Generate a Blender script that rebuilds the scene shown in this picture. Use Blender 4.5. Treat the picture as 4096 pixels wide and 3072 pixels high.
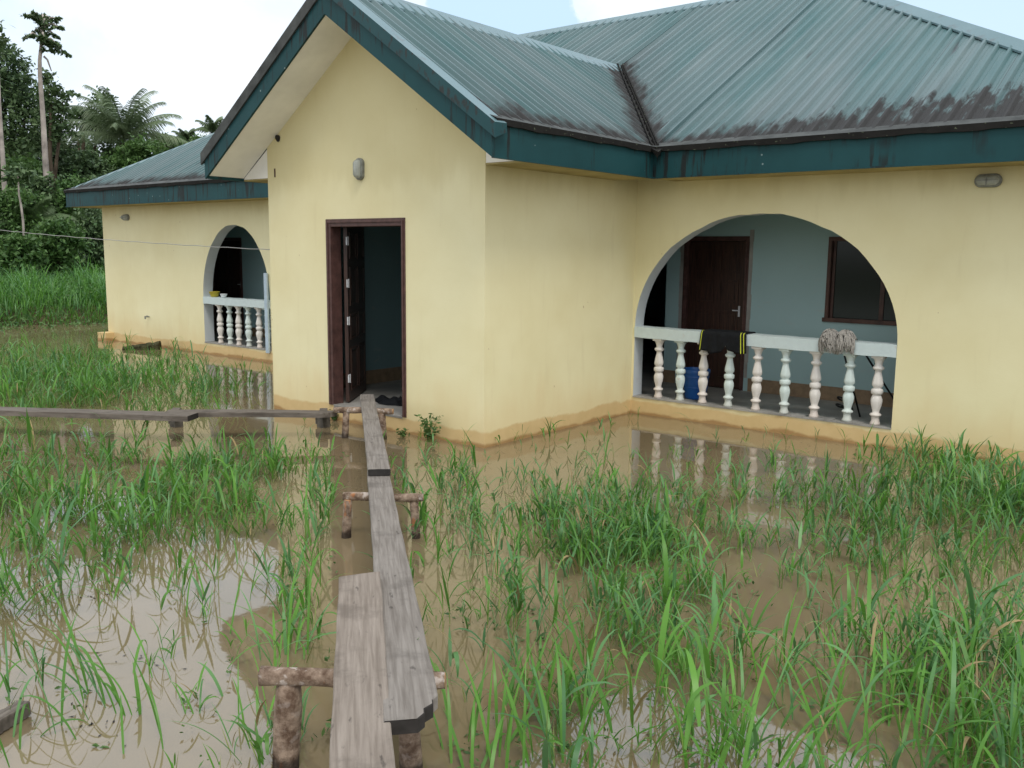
import bpy, bmesh, math, random
import numpy as np
from mathutils import Vector, Matrix
R = math.radians
random.seed(11); rng = np.random.default_rng(5)
S = bpy.context.scene; C = S.collection
for o in list(bpy.data.objects): bpy.data.objects.remove(o)

# ------------------------------------------------------------ camera
FPX, PITCH, ROLL, YAW, CH = 3629.66, 0.14504, -0.01041, 0.68590, 1.95652
def _axes():
    cy, sy = math.cos(YAW), math.sin(YAW); cp, sp = math.cos(PITCH), math.sin(PITCH)
    F = np.array([-sy*cp, cy*cp, -sp]); Rr = np.array([cy, sy, 0.]); D = np.cross(F, Rr)
    cr, sr = math.cos(ROLL), math.sin(ROLL)
    return F, cr*Rr+sr*D, -sr*Rr+cr*D
FW, RT, DN = _axes(); CP = np.array([0, 0, CH])
cd = bpy.data.cameras.new('camera'); cam = bpy.data.objects.new('camera', cd); C.objects.link(cam)
cam.matrix_world = Matrix(((RT[0], -DN[0], -FW[0], 0), (RT[1], -DN[1], -FW[1], 0), (RT[2], -DN[2], -FW[2], CH), (0, 0, 0, 1)))
cd.sensor_width = 36; cd.lens = FPX/4096*36; cd.clip_start = .05; cd.clip_end = 3000
S.camera = cam
def G(u, v, **k):                      # photograph point (4096 wide) -> world point on a plane x=, y= or z=
    d = FW+RT*(u-2048)/FPX+DN*(v-1536)/FPX
    ax, c = list(k.items())[0]; i = 'xyz'.index(ax); t = (c-CP[i])/d[i]
    return CP+t*d
def far(u, v, dist):                   # point seen at (u,v), dist metres away horizontally
    d = FW+RT*(u-2048)/FPX+DN*(v-1536)/FPX
    return CP+d*dist/math.hypot(d[0], d[1])

# ------------------------------------------------------------ world and sun
SUN_EL, SUN_DIR = 58, (0.84, -0.62)
SUN_AZ = math.atan2(SUN_DIR[0], SUN_DIR[1])          # clockwise from +Y
w = bpy.data.worlds.new('World'); S.world = w; w.use_nodes = True
nt = w.node_tree; nt.nodes.clear()
def wn(t, **k):
    n = nt.nodes.new(t)
    for a, b in k.items(): setattr(n, a, b)
    return n
out = wn('ShaderNodeOutputWorld'); bg = wn('ShaderNodeBackground'); sky = wn('ShaderNodeTexSky')
sky.sky_type = 'NISHITA'; sky.sun_disc = False; sky.sun_elevation = R(SUN_EL); sky.sun_rotation = SUN_AZ
sky.air_density = 1.0; sky.dust_density = 1.0; sky.ozone_density = 2.0
tc = wn('ShaderNodeTexCoord'); sp_ = wn('ShaderNodeSeparateXYZ'); nt.links.new(tc.outputs['Generated'], sp_.inputs[0])
def wmath(op, a, b=None):
    m = wn('ShaderNodeMath', operation=op)
    for i, x in enumerate((a, b)):
        if x is None: continue
        if isinstance(x, (int, float)): m.inputs[i].default_value = x
        else: nt.links.new(x, m.inputs[i])
    return m.outputs[0]
den = wmath('ADD', wmath('MAXIMUM', sp_.outputs[2], 0.0), 0.22)
px_, py_ = wmath('DIVIDE', sp_.outputs[0], den), wmath('DIVIDE', sp_.outputs[1], den)
cb = wn('ShaderNodeCombineXYZ'); nt.links.new(px_, cb.inputs[0]); nt.links.new(py_, cb.inputs[1])
n1 = wn('ShaderNodeTexNoise'); n1.inputs['Scale'].default_value = 1.3; n1.inputs['Detail'].default_value = 9; n1.inputs['Roughness'].default_value = .55
mp = wn('ShaderNodeMapping'); mp.inputs['Location'].default_value = (3.3, 1.4, 0); nt.links.new(cb.outputs[0], mp.inputs[0]); nt.links.new(mp.outputs[0], n1.inputs['Vector'])
rp = wn('ShaderNodeValToRGB'); rp.color_ramp.elements[0].position = .38; rp.color_ramp.elements[0].color = (.86, .86, .86, 1)
rp.color_ramp.elements[1].position = .50; rp.color_ramp.elements[1].color = (1, 1, 1, 1)
nt.links.new(n1.outputs['Fac'], rp.inputs[0])
mx = wn('ShaderNodeMixRGB'); nt.links.new(rp.outputs[0], mx.inputs[0]); nt.links.new(sky.outputs[0], mx.inputs[1])
cl = wn('ShaderNodeMixRGB'); cl.inputs[1].default_value = (11.4, 12.1, 13.0, 1); cl.inputs[2].default_value = (13.6, 13.7, 13.8, 1)
n2 = wn('ShaderNodeTexNoise'); n2.inputs['Scale'].default_value = 1.1; n2.inputs['Detail'].default_value = 5; nt.links.new(cb.outputs[0], n2.inputs['Vector'])
r2 = wn('ShaderNodeValToRGB'); r2.color_ramp.elements[0].position = .42; r2.color_ramp.elements[1].position = .6; nt.links.new(n2.outputs['Fac'], r2.inputs[0])
nt.links.new(r2.outputs[0], cl.inputs[0]); nt.links.new(cl.outputs[0], mx.inputs[2])
gaps = None                                       # thin places where pale blue shows between the clouds
nrm_ = wn('ShaderNodeVectorMath', operation='NORMALIZE'); nt.links.new(tc.outputs['Generated'], nrm_.inputs[0])
n3 = wn('ShaderNodeTexNoise'); n3.inputs['Scale'].default_value = 9; n3.inputs['Detail'].default_value = 8; n3.inputs['Roughness'].default_value = .6; nt.links.new(nrm_.outputs[0], n3.inputs['Vector'])
for (gu, gv, gr, ga) in ((2010, 10, .085, 1.), (4060, 60, .10, .9), (1150, 150, .07, .35), (640, 560, .13, .45), (230, 330, .10, .35), (-900, 100, .3, .6), (5200, -300, .35, .7), (2400, -1500, .5, .5)):
    dv_ = FW+RT*(gu-2048)/FPX+DN*(gv-1536)/FPX; dv_ = dv_/np.linalg.norm(dv_)
    ds_ = wn('ShaderNodeVectorMath', operation='DISTANCE'); nt.links.new(nrm_.outputs[0], ds_.inputs[0]); ds_.inputs[1].default_value = tuple(dv_)
    dd_ = wmath('ADD', wmath('DIVIDE', ds_.outputs['Value'], gr), wmath('MULTIPLY', wmath('SUBTRACT', n3.outputs['Fac'], .5), 2.6))
    mr_ = wn('ShaderNodeMapRange', interpolation_type='SMOOTHSTEP'); nt.links.new(dd_, mr_.inputs[0]); mr_.inputs[1].default_value = 1.05 if ga > .8 else 1.5; mr_.inputs[2].default_value = .8 if ga > .8 else .2
    g_ = wmath('MULTIPLY', mr_.outputs[0], ga); gaps = g_ if gaps is None else wmath('MAXIMUM', gaps, g_)
mg = wn('ShaderNodeMixRGB'); nt.links.new(gaps, mg.inputs[0]); nt.links.new(mx.outputs[0], mg.inputs[1]); mg.inputs[2].default_value = (6.8, 9.2, 11.6, 1)
nt.links.new(mg.outputs[0], bg.inputs[0]); bg.inputs[1].default_value = .08
nt.links.new(bg.outputs[0], out.inputs[0])
sd = bpy.data.lights.new('sun', 'SUN'); so = bpy.data.objects.new('sun', sd); C.objects.link(so)
sd.energy = 1.35; sd.angle = R(18); sd.color = (1, .95, .86)
hd = math.hypot(*SUN_DIR); ce = math.cos(R(SUN_EL))
sv = Vector((SUN_DIR[0]/hd*ce, SUN_DIR[1]/hd*ce, math.sin(R(SUN_EL))))
so.rotation_euler = sv.to_track_quat('Z', 'Y').to_euler(); so.location = (0, -20, 30)
S.view_settings.view_transform = 'Standard'; S.view_settings.look = 'None'; S.view_settings.gamma = 1
S.view_settings.exposure = 0.26; S.view_settings.use_curve_mapping = False
S.cycles.max_bounces = 8; S.cycles.diffuse_bounces = 4

# ------------------------------------------------------------ helpers
def tag(o, label=None, cat=None, group=None, kind=None):
    if label: o['label'] = label
    if cat: o['category'] = cat
    if group: o['group'] = group
    if kind: o['kind'] = kind
    return o
def empty(name, loc, label, cat, group=None, rz=0):
    o = bpy.data.objects.new(name, None); C.objects.link(o); o.location = Vector(loc); o.rotation_euler.z = rz
    WM[o.name] = Matrix.Translation(Vector(loc)); return tag(o, label, cat, group)
WM = {}
def link(name, me, mats, parent=None, smooth=False):
    o = bpy.data.objects.new(name, me); C.objects.link(o)
    for m in (mats if isinstance(mats, (list, tuple)) else [mats]): me.materials.append(m)
    if smooth: me.polygons.foreach_set('use_smooth', [True]*len(me.polygons))
    if parent:                                   # vertices are written in world space
        o.parent = parent; o.matrix_parent_inverse = WM[parent.name].inverted()
    WM[o.name] = Matrix()
    return o
class MB:
    def __init__(s): s.v = []; s.f = []; s.m = []; s.at = {}
    def add(s, vs, fs, m=0):
        b = len(s.v); s.v += [tuple(map(float, x)) for x in vs]; s.f += [tuple(i+b for i in f) for f in fs]; s.m += [m]*len(fs)
    def quad(s, a, b, c, d, m=0): s.add([a, b, c, d], [(0, 1, 2, 3)], m)
    def box(s, x0, y0, z0, x1, y1, z1, m=0):
        v = [(x, y, z) for z in (z0, z1) for x, y in ((x0, y0), (x1, y0), (x1, y1), (x0, y1))]
        s.add(v, [(3, 2, 1, 0), (4, 5, 6, 7), (0, 1, 5, 4), (1, 2, 6, 5), (2, 3, 7, 6), (3, 0, 4, 7)], m)
    def obox(s, p0, p1, wv, hv, m=0):            # box from p0 to p1, half-width vector wv, half-height vector hv
        p0, p1, wv, hv = map(np.array, (p0, p1, wv, hv)); v = []
        for p in (p0, p1): v += [p-wv-hv, p+wv-hv, p+wv+hv, p-wv+hv]
        s.add(v, [(3, 2, 1, 0), (4, 5, 6, 7), (0, 1, 5, 4), (1, 2, 6, 5), (2, 3, 7, 6), (3, 0, 4, 7)], m)
    def tube(s, pts, rad, seg=8, m=0, cap=True, jit=0, mcap=None):
        pts = [np.array(p, float) for p in pts]; n = len(pts)
        if not hasattr(rad, '__len__'): rad = [rad]*n
        b = len(s.v); up = np.array([0, 0, 1.])
        for i, p in enumerate(pts):
            t = pts[min(i+1, n-1)]-pts[max(i-1, 0)]; t = t/np.linalg.norm(t)
            a = np.cross(t, up if abs(t[2]) < .9 else np.array([1., 0, 0])); a /= np.linalg.norm(a); c = np.cross(t, a)
            for k in range(seg):
                an = 2*math.pi*k/seg; r = rad[i]*(1+jit*(random.random()-.5))
                s.v.append(tuple(p+r*(a*math.cos(an)+c*math.sin(an))))
        for i in range(n-1):
            for k in range(seg):
                s.f.append((b+i*seg+k, b+i*seg+(k+1) % seg, b+(i+1)*seg+(k+1) % seg, b+(i+1)*seg+k)); s.m.append(m)
        if cap:
            s.f.append(tuple(b+k for k in range(seg))[::-1]); s.f.append(tuple(b+(n-1)*seg+k for k in range(seg))); s.m += [m if mcap is None else mcap]*2
    def lathe(s, prof, cx, cy, seg=16, m=0):
        b = len(s.v); n = len(prof)
        for r, z in prof:
            for k in range(seg):
                a = 2*math.pi*k/seg; s.v.append((cx+r*math.cos(a), cy+r*math.sin(a), z))
        for i in range(n-1):
            for k in range(seg):
                s.f.append((b+i*seg+k, b+i*seg+(k+1) % seg, b+(i+1)*seg+(k+1) % seg, b+(i+1)*seg+k)); s.m.append(m)
    def mesh(s, name):
        me = bpy.data.meshes.new(name); me.from_pydata(s.v, [], s.f)
        me.polygons.foreach_set('material_index', s.m)
        for k, a in s.at.items():
            at = me.attributes.new(k, 'FLOAT', 'POINT'); at.data.foreach_set('value', a)
        me.update(); return me
    def build(s, name, mats, parent=None, smooth=False):
        return link(name, s.mesh(name), mats, parent, smooth)
def norm_out(o):                                  # consistent outward normals
    bm = bmesh.new(); bm.from_mesh(o.data); bmesh.ops.recalc_face_normals(bm, faces=bm.faces); bm.to_mesh(o.data); bm.free(); return o
def bevel(o, wd=.004, seg=2):
    m = o.modifiers.new('bevel', 'BEVEL'); m.width = wd; m.segments = seg; m.limit_method = 'ANGLE'; m.angle_limit = R(40); return o

# ------------------------------------------------------------ materials
class Mat:
    def __init__(s, name, rough=.6, spec=.5):
        s.m = bpy.data.materials.new(name); s.m.use_nodes = True; s.nt = s.m.node_tree
        s.b = s.nt.nodes['Principled BSDF']; s.b.inputs['Roughness'].default_value = rough
        s.b.inputs['Specular IOR Level'].default_value = spec
    def n(s, t, **k):
        n = s.nt.nodes.new(t)
        for a, b in k.items():
            if a in n.inputs.keys() if hasattr(n.inputs, 'keys') else False: n.inputs[a].default_value = b
            else: setattr(n, a, b)
        return n
    def l(s, a, b): s.nt.links.new(a, b)
    def pos(s): return s.n('ShaderNodeNewGeometry').outputs['Position']
    def objc(s): return s.n('ShaderNodeTexCoord').outputs['Object']
    def attr(s, name): return s.n('ShaderNodeAttribute', attribute_name=name).outputs['Fac']
    def math(s, op, a, b=None, c=None, clamp=False):
        m = s.n('ShaderNodeMath', operation=op); m.use_clamp = clamp
        for i, x in enumerate((a, b, c)):
            if x is None: continue
            if isinstance(x, (int, float)): m.inputs[i].default_value = x
            else: s.l(x, m.inputs[i])
        return m.outputs[0]
    def scale(s, v, sc):
        m = s.n('ShaderNodeVectorMath', operation='MULTIPLY'); s.l(v, m.inputs[0]); m.inputs[1].default_value = sc; return m.outputs[0]
    def noise(s, v, scale, detail=4, rough=.55, dist=0):
        n = s.n('ShaderNodeTexNoise'); n.inputs['Scale'].default_value = scale; n.inputs['Detail'].default_value = detail
        n.inputs['Roughness'].default_value = rough; n.inputs['Distortion'].default_value = dist
        if v is not None: s.l(v, n.inputs['Vector'])
        return n.outputs['Fac']
    def ramp(s, f, *st):
        r = s.n('ShaderNodeValToRGB'); e = r.color_ramp.elements
        while len(e) < len(st): e.new(.5)
        for i, (p, c) in enumerate(st):
            e[i].position = p; e[i].color = (c, c, c, 1) if isinstance(c, (int, float)) else (*c, 1)
        s.l(f, r.inputs[0]); return r.outputs[0]
    def smooth(s, f, a, b):
        m = s.n('ShaderNodeMapRange', interpolation_type='SMOOTHSTEP'); s.l(f, m.inputs[0]); m.inputs[1].default_value = a; m.inputs[2].default_value = b; return m.outputs[0]
    def mix(s, f, a, b):
        m = s.n('ShaderNodeMixRGB')
        for i, x in enumerate((f, a, b)):
            if isinstance(x, (int, float)): m.inputs[i].default_value = x
            elif isinstance(x, tuple): m.inputs[i].default_value = (*x, 1)
            else: s.l(x, m.inputs[i])
        return m.outputs[0]
    def col(s, c):
        if isinstance(c, tuple): s.b.inputs['Base Color'].default_value = (*c, 1)
        else: s.l(c, s.b.inputs['Base Color'])
        return s
    def bump(s, h, st=.3, d=.01):
        b = s.n('ShaderNodeBump'); b.inputs['Strength'].default_value = st; b.inputs['Distance'].default_value = d
        s.l(h, b.inputs['Height']); s.l(b.outputs[0], s.b.inputs['Normal']); return s
    def sep(s, v):
        n = s.n('ShaderNodeSeparateXYZ'); s.l(v, n.inputs[0]); return n.outputs
def simple(name, c, rough=.6, spec=.5, var=.25, sc=12, bump=.15, bd=.004):
    m = Mat(name, rough, spec); p = m.objc(); f = m.noise(p, sc, 6)
    m.col(m.mix(m.ramp(f, (.3, 0.), (.7, 1.)), tuple(x*(1-var) for x in c), tuple(min(1, x*(1+var)) for x in c)))
    if bump: m.bump(m.noise(p, sc*6, 4), bump, bd)
    return m.m
# yellow render: matt paint, silt tide-mark near the water, scuffs
def wall_mat():
    m = Mat('yellow_paint', .72, .25); p = m.pos(); z = m.sep(p)[2]
    big = m.noise(p, 1.1, 5); fine = m.noise(p, 60, 3)
    c = m.mix(m.ramp(big, (.3, 0.), (.72, 1.)), (.735, .665, .395), (.81, .755, .485))
    # faint vertical wash marks
    wsh = m.noise(m.scale(p, (5, 5, .6)), 2.0, 6)
    c = m.mix(m.math('MULTIPLY', m.smooth(wsh, .55, .75), .10), c, (.50, .40, .20))
    # damp splash zone up to about 0.9 m
    h = m.math('ADD', z, m.math('MULTIPLY', m.noise(m.scale(p, (1.6, 1.6, .5)), 1.6, 6), -.9))
    c = m.mix(m.math('MULTIPLY', m.math('SUBTRACT', 1.0, m.smooth(h, -.35, .25)), .30), c, (.62, .40, .15))
    # tide mark: ochre silt with a crisp ragged top
    h2 = m.math('ADD', z, m.math('MULTIPLY', m.math('SUBTRACT', m.noise(p, 2.2, 7, .6), .5), -.16))
    tide = m.math('SUBTRACT', 1.0, m.smooth(h2, .15, .185))
    mud = m.mix(m.noise(p, 9, 5), (.50, .33, .13), (.66, .47, .23))
    c = m.mix(m.math('MULTIPLY', tide, .75), c, mud)
    wet = m.math('SUBTRACT', 1.0, m.smooth(h2, .012, .05))
    c = m.mix(m.math('MULTIPLY', wet, .7), c, (.27, .13, .04))
    # small chips and specks
    vo = m.n('ShaderNodeTexVoronoi'); vo.inputs['Scale'].default_value = 7; m.l(m.scale(p, (1, 1, .55)), vo.inputs['Vector'])
    sp = m.math('MULTIPLY', m.math('LESS_THAN', vo.outputs['Distance'], .055), m.math('GREATER_THAN', m.noise(p, 1.7, 2), .58))
    c = m.mix(m.math('MULTIPLY', sp, .55), c, (.30, .17, .07))
    # eave shade painted in: wall darkens towards its top
    top = m.math('MULTIPLY', m.smooth(m.math('ADD', z, m.math('MULTIPLY', m.noise(m.scale(p, (3, 3, .8)), 2, 5), .5)), 2.75, 3.1), .22)
    c = m.mix(top, c, (.42, .33, .10))
    m.col(c); m.bump(m.math('ADD', m.math('MULTIPLY', fine, .6), m.noise(p, 9, 4)), .22, .006)
    return m.m
M = {}
M['wall'] = wall_mat()
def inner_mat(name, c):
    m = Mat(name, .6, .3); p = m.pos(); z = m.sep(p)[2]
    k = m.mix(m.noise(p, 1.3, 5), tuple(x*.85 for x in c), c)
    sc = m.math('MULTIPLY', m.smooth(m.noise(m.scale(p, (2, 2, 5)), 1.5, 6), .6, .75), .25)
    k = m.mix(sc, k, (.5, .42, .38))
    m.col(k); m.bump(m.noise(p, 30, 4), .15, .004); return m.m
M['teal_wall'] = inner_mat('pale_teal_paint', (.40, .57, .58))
M['teal_shaded'] = inner_mat('shaded_teal_paint', (.19, .29, .30))  # pale teal darkened, porch room's dimness put into the colour
M['reveal'] = inner_mat('pale_blue_reveal', (.60, .64, .66))
M['skirt'] = simple('brown_skirting', (.25, .17, .10), .6)
M['floor'] = simple('cement_floor', (.30, .29, .27), .5, .4, .3, 3)
M['ceil'] = simple('ceiling_board', (.88, .87, .82), .8, .2, .1, 2, .05)
M['soffit_y'] = simple('shaded_yellow_soffit', (.36, .30, .14), .85, .1, .3, 2, .05)  # dim underside of the eaves and yellow wall bounce painted into this colour
def fascia_mat(name='fascia_paint', base=(.010, .050, .056)):
    m = Mat(name, .55, .2); p = m.pos(); z = m.sep(p)[2]
    c = m.mix(m.noise(p, 2.5, 5), tuple(x*.8 for x in base), tuple(x*1.5 for x in base))
    st = m.noise(m.scale(p, (9, 9, .7)), 2.2, 5); big = m.noise(p, 1.3, 3)
    k = m.math('MULTIPLY', m.smooth(st, .52, .62), m.smooth(big, .44, .56))
    c = m.mix(m.math('MULTIPLY', k, .85), c, (.016, .015, .014))
    vo = m.n('ShaderNodeTexVoronoi'); vo.inputs['Scale'].default_value = 9; m.l(p, vo.inputs['Vector'])
    sp = m.math('MULTIPLY', m.math('LESS_THAN', vo.outputs['Distance'], .09), m.math('GREATER_THAN', m.noise(p, 3.1, 2), .56))
    c = m.mix(m.math('MULTIPLY', sp, .6), c, (.30, .38, .38))
    m.col(c); m.bump(m.noise(p, 14, 4), .1, .004); return m.m
M['fascia'] = fascia_mat()
def barge_mat():
    m = Mat('barge_flashing', .5, .25); p = m.pos()
    st = m.noise(m.scale(p, (6, 6, 3)), 2.5, 6)
    c = m.mix(m.noise(p, 3, 4), (.011, .054, .062), (.020, .075, .085))
    c = m.mix(m.math('MULTIPLY', m.smooth(st, .53, .62), .8), c, (.03, .027, .025)); m.col(c); return m.m
M['barge'] = barge_mat()
def cap_mat():
    m = Mat('ridge_cap_metal', .35, .5); p = m.pos()
    c = m.mix(m.noise(p, 1.6, 6), (.085, .165, .185), (.15, .24, .265))
    c = m.mix(m.math('MULTIPLY', m.smooth(m.noise(p, 5, 6), .58, .7), .5), c, (.10, .11, .11)); m.col(c); return m.m
M['cap'] = cap_mat()
def drip_mat():
    m = Mat('mouldy_drip_edge', .85, .08); p = m.pos()
    c = m.mix(m.noise(p, 6, 6), (.010, .010, .010), (.032, .031, .029))
    sp = m.math('GREATER_THAN', m.noise(m.scale(p, (1, 1, 1.6)), 22, 3), .67)
    c = m.mix(m.math('MULTIPLY', sp, .6), c, (.18, .22, .14)); m.col(c); m.bump(m.noise(p, 30, 4), .4, .006); return m.m
M['drip'] = drip_mat(); M['drip_grey'] = simple('mould_grey_flashing', (.055, .060, .058), .7, .3, .5, 5)
def roof_mat():
    m = Mat('ribbed_roof_sheet', .5, .32); low, t, wd = m.attr('low'), m.attr('along'), m.attr('moldw')
    cb = m.n('ShaderNodeCombineXYZ'); m.l(m.math('MULTIPLY', t, 2.4), cb.inputs[0]); m.l(m.math('MULTIPLY', low, .33), cb.inputs[1])
    v = cb.outputs[0]
    c = m.mix(m.ramp(m.noise(v, 1.0, 6), (.32, 0.), (.68, 1.)), (.036, .122, .128), (.130, .188, .196))
    cb2 = m.n('ShaderNodeCombineXYZ'); m.l(m.math('MULTIPLY', t, 11), cb2.inputs[0]); m.l(m.math('MULTIPLY', low, .5), cb2.inputs[1])
    c = m.mix(m.math('MULTIPLY', m.smooth(m.noise(cb2.outputs[0], 1, 4), .45, .75), .5), c, (.035, .085, .092))
    # one sheet differs from the next (0.79 m cover)
    sh = m.n('ShaderNodeTexWhiteNoise', noise_dimensions='1D'); m.l(m.math('FLOOR', m.math('DIVIDE', t, .79)), sh.inputs['W'])
    c = m.mix(m.math('MULTIPLY', sh.outputs['Value'], .30), c, (.15, .18, .195))
    seam = m.math('LESS_THAN', m.math('FRACT', m.math('DIVIDE', m.math('ADD', t, .062), .79)), .008)
    c = m.mix(m.math('MULTIPLY', seam, .8), c, (.02, .03, .03))
    # black mould creeping up from each sheet's lower end
    cb3 = m.n('ShaderNodeCombineXYZ'); m.l(m.math('MULTIPLY', t, 5.5), cb3.inputs[0]); m.l(m.math('MULTIPLY', low, 1.2), cb3.inputs[1])
    nz = m.noise(cb3.outputs[0], 1.5, 7, .62)
    lim = m.math('MULTIPLY', wd, m.math('ADD', .2, m.math('MULTIPLY', m.ramp(nz, (.25, 0.), (.78, 1.)), 2.0)))
    dd = m.math('SUBTRACT', low, lim)
    mold = m.math('SUBTRACT', 1.0, m.smooth(dd, -.20, .14))
    cm = m.mix(m.noise(cb3.outputs[0], 7, 5), (.010, .009, .009), (.038, .035, .035))
    c = m.mix(m.math('MULTIPLY', mold, .96), c, cm)
    gr = m.math('MULTIPLY', m.math('SUBTRACT', 1.0, m.smooth(m.math('SUBTRACT', low, m.math('MULTIPLY', nz, .9)), -.1, 1.3)), .18)
    c = m.mix(gr, c, (.055, .055, .058))
    # a few long black runs
    cb4 = m.n('ShaderNodeCombineXYZ'); m.l(m.math('MULTIPLY', t, 7), cb4.inputs[0]); m.l(m.math('MULTIPLY', low, .55), cb4.inputs[1])
    run = m.math('MULTIPLY', m.smooth(m.noise(cb4.outputs[0], 1, 3, .5), .66, .74), .75)
    c = m.mix(run, c, (.04, .04, .045))
    m.col(c); m.l(m.math('ADD', .38, m.math('MULTIPLY', mold, .35)), m.b.inputs['Roughness'])
    m.bump(m.noise(cb3.outputs[0], 4, 4), .08, .01); return m.m
M['roof'] = roof_mat()
M['wood_dark'] = simple('dark_brown_door_wood', (.075, .034, .024), .5, .4, .4, 9)
M['frame_wood'] = simple('brown_door_frame', (.085, .042, .036), .5, .4, .35, 14)
def panel_mat():
    m = Mat('varnished_door_wood', .45, .45); p = m.pos()
    g = m.noise(m.scale(p, (22, 22, 1.5)), 2.5, 6)
    m.col(m.mix(m.ramp(g, (.35, 0.), (.68, 1.)), (.020, .009, .007), (.065, .028, .018))); m.bump(g, .15, .003); return m.m
M['door'] = panel_mat()
M['steel'] = simple('zinc_hinge', (.55, .56, .58), .35, .6, .1, 20, 0); 
M['glass_dark'] = Mat('dark_window_glass', .12, .25).col((.010, .020, .014)).m
def bal_mat(name, c):
    m = Mat(name, .6, .35); p = m.objc(); q = m.pos()
    k = m.mix(m.noise(p, 14, 5), tuple(x*.8 for x in c), c)
    d = m.smooth(m.noise(q, 9, 5), .66, .80); k = m.mix(m.math('MULTIPLY', d, .45), k, (.42, .27, .18))
    z = m.sep(q)[2]; k = m.mix(m.math('MULTIPLY', m.math('SUBTRACT', 1.0, m.smooth(z, .2, .42)), .3), k, (.40, .24, .15))
    m.col(k); m.bump(m.noise(p, 50, 3), .35, .004); return m.m
M['bal_pink'] = bal_mat('pinkish_white_balusters', (.78, .74, .69)); M['bal_blue'] = bal_mat('pale_aqua_balusters', (.66, .76, .73))
M['rail'] = bal_mat('pale_aqua_rail_paint', (.62, .72, .72))
def plank_mat(name, c1, c2):
    m = Mat(name, .8, .25); p = m.objc()
    g = m.noise(m.scale(p, (1.2, 26, 8)), 2.2, 8, .6, .4); b = m.noise(p, 3.5, 7, .65)
    c = m.mix(m.ramp(g, (.35, 0.), (.66, 1.)), c1, c2)
    c = m.mix(m.math('MULTIPLY', m.smooth(b, .5, .68), .55), c, tuple(x*.62 for x in c1))
    c = m.mix(m.math('MULTIPLY', m.smooth(m.noise(m.scale(p, (1, 3, 1)), 8, 6), .62, .72), .7), c, (.045, .038, .034))
    cr = m.smooth(m.noise(m.scale(p, (.7, 34, 4)), 3, 3), .70, .74); c = m.mix(m.math('MULTIPLY', cr, .8), c, (.03, .025, .02))
    m.col(c); m.bump(m.math('ADD', g, m.math('MULTIPLY', m.noise(p, 60, 4), .5)), .45, .005); return m.m
M['plank_a'] = plank_mat('weathered_grey_plank', (.150, .132, .116), (.255, .232, .210))
M['plank_b'] = plank_mat('brownish_grey_plank', (.175, .145, .120), (.285, .245, .210))
M['plank_c'] = plank_mat('dark_wet_plank', (.09, .075, .062), (.19, .165, .14))
M['cut'] = simple('dark_plank_end', (.035, .032, .03), .9, .2, .3, 20)
def bark_mat(nm='mottled_bark', lich=.75):
    m = Mat(nm, .85, .2); p = m.pos(); z = m.sep(p)[2]
    c = m.mix(m.ramp(m.noise(p, 16, 7, .65), (.38, 0.), (.62, 1.)), (.11, .070, .048), (.33, .25, .19))
    c = m.mix(m.math('MULTIPLY', m.smooth(m.noise(p, 24, 5), .55, .66), lich), c, (.52, .46, .42))
    c = m.mix(m.math('MULTIPLY', m.smooth(m.noise(m.scale(p, (1, 1, .4)), 13, 4), .62, .68), .7), c, (.36, .14, .05))
    wet = m.math('SUBTRACT', 1.0, m.smooth(m.math('ADD', z, m.math('MULTIPLY', m.noise(p, 20, 4), -.06)), 0.0, .05))
    c = m.mix(m.math('MULTIPLY', wet, .85), c, (.02, .015, .012)); m.col(c); m.bump(m.noise(p, 38, 6, .65), .8, .012); return m.m
M['bark'] = bark_mat(); M['bark_post'] = bark_mat('brown_post_bark', .22)
M['cut_wood'] = simple('fresh_cut_wood', (.48, .26, .12), .7, .3, .35, 30)
M['trunk'] = simple('pale_tree_bark', (.36, .32, .29), .85, .2, .45, 2.2, .3)
M['trunk_dark'] = simple('dark_tree_bark', (.09, .07, .05), .9, .2, .4, 3, .3)
def leaf_mat(name, dark, light, tr=.28, rough=.5, sc=.9):
    m = Mat(name, rough, .35); p = m.pos(); a = m.attr('tint')
    f = m.math('ADD', m.math('MULTIPLY', a, .7), m.math('MULTIPLY', m.ramp(m.noise(p, sc, 3), (.35, 0.), (.65, 1.)), .35))
    c = m.mix(m.math('MULTIPLY', f, 1.0, clamp=True), dark, light); m.col(c)
    t = m.n('ShaderNodeBsdfTranslucent'); m.l(m.mix(.5, c, light), t.inputs[0])
    mx = m.n('ShaderNodeMixShader'); mx.inputs[0].default_value = tr
    m.l(m.b.outputs[0], mx.inputs[1]); m.l(t.outputs[0], mx.inputs[2]); m.l(mx.outputs[0], m.nt.nodes['Material Output'].inputs[0]); return m.m
M['grass'] = leaf_mat('lush_grass_blades', (.028, .105, .018), (.135, .33, .045), .30, .38, .7)
M['grass_blue'] = leaf_mat('bluish_grass_blades', (.035, .125, .045), (.14, .31, .10), .25, .42, .7)
M['dead'] = leaf_mat('dead_grass', (.16, .11, .05), (.36, .28, .13), .1, .6)
M['stem'] = leaf_mat('grass_stems', (.08, .15, .03), (.30, .34, .10), .1, .5)
M['leaf'] = leaf_mat('tree_leaves', (.030, .068, .032), (.125, .195, .078), .18, .5, .35)
M['leaf_mid'] = leaf_mat('bush_leaves', (.028, .080, .020), (.13, .235, .065), .2, .5, .4)
M['leaf_pale'] = leaf_mat('vine_leaves', (.040, .085, .034), (.12, .19, .070), .2, .5, .4)
M['frond'] = leaf_mat('palm_fronds', (.06, .10, .05), (.20, .27, .14), .2, .4, .5)
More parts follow.
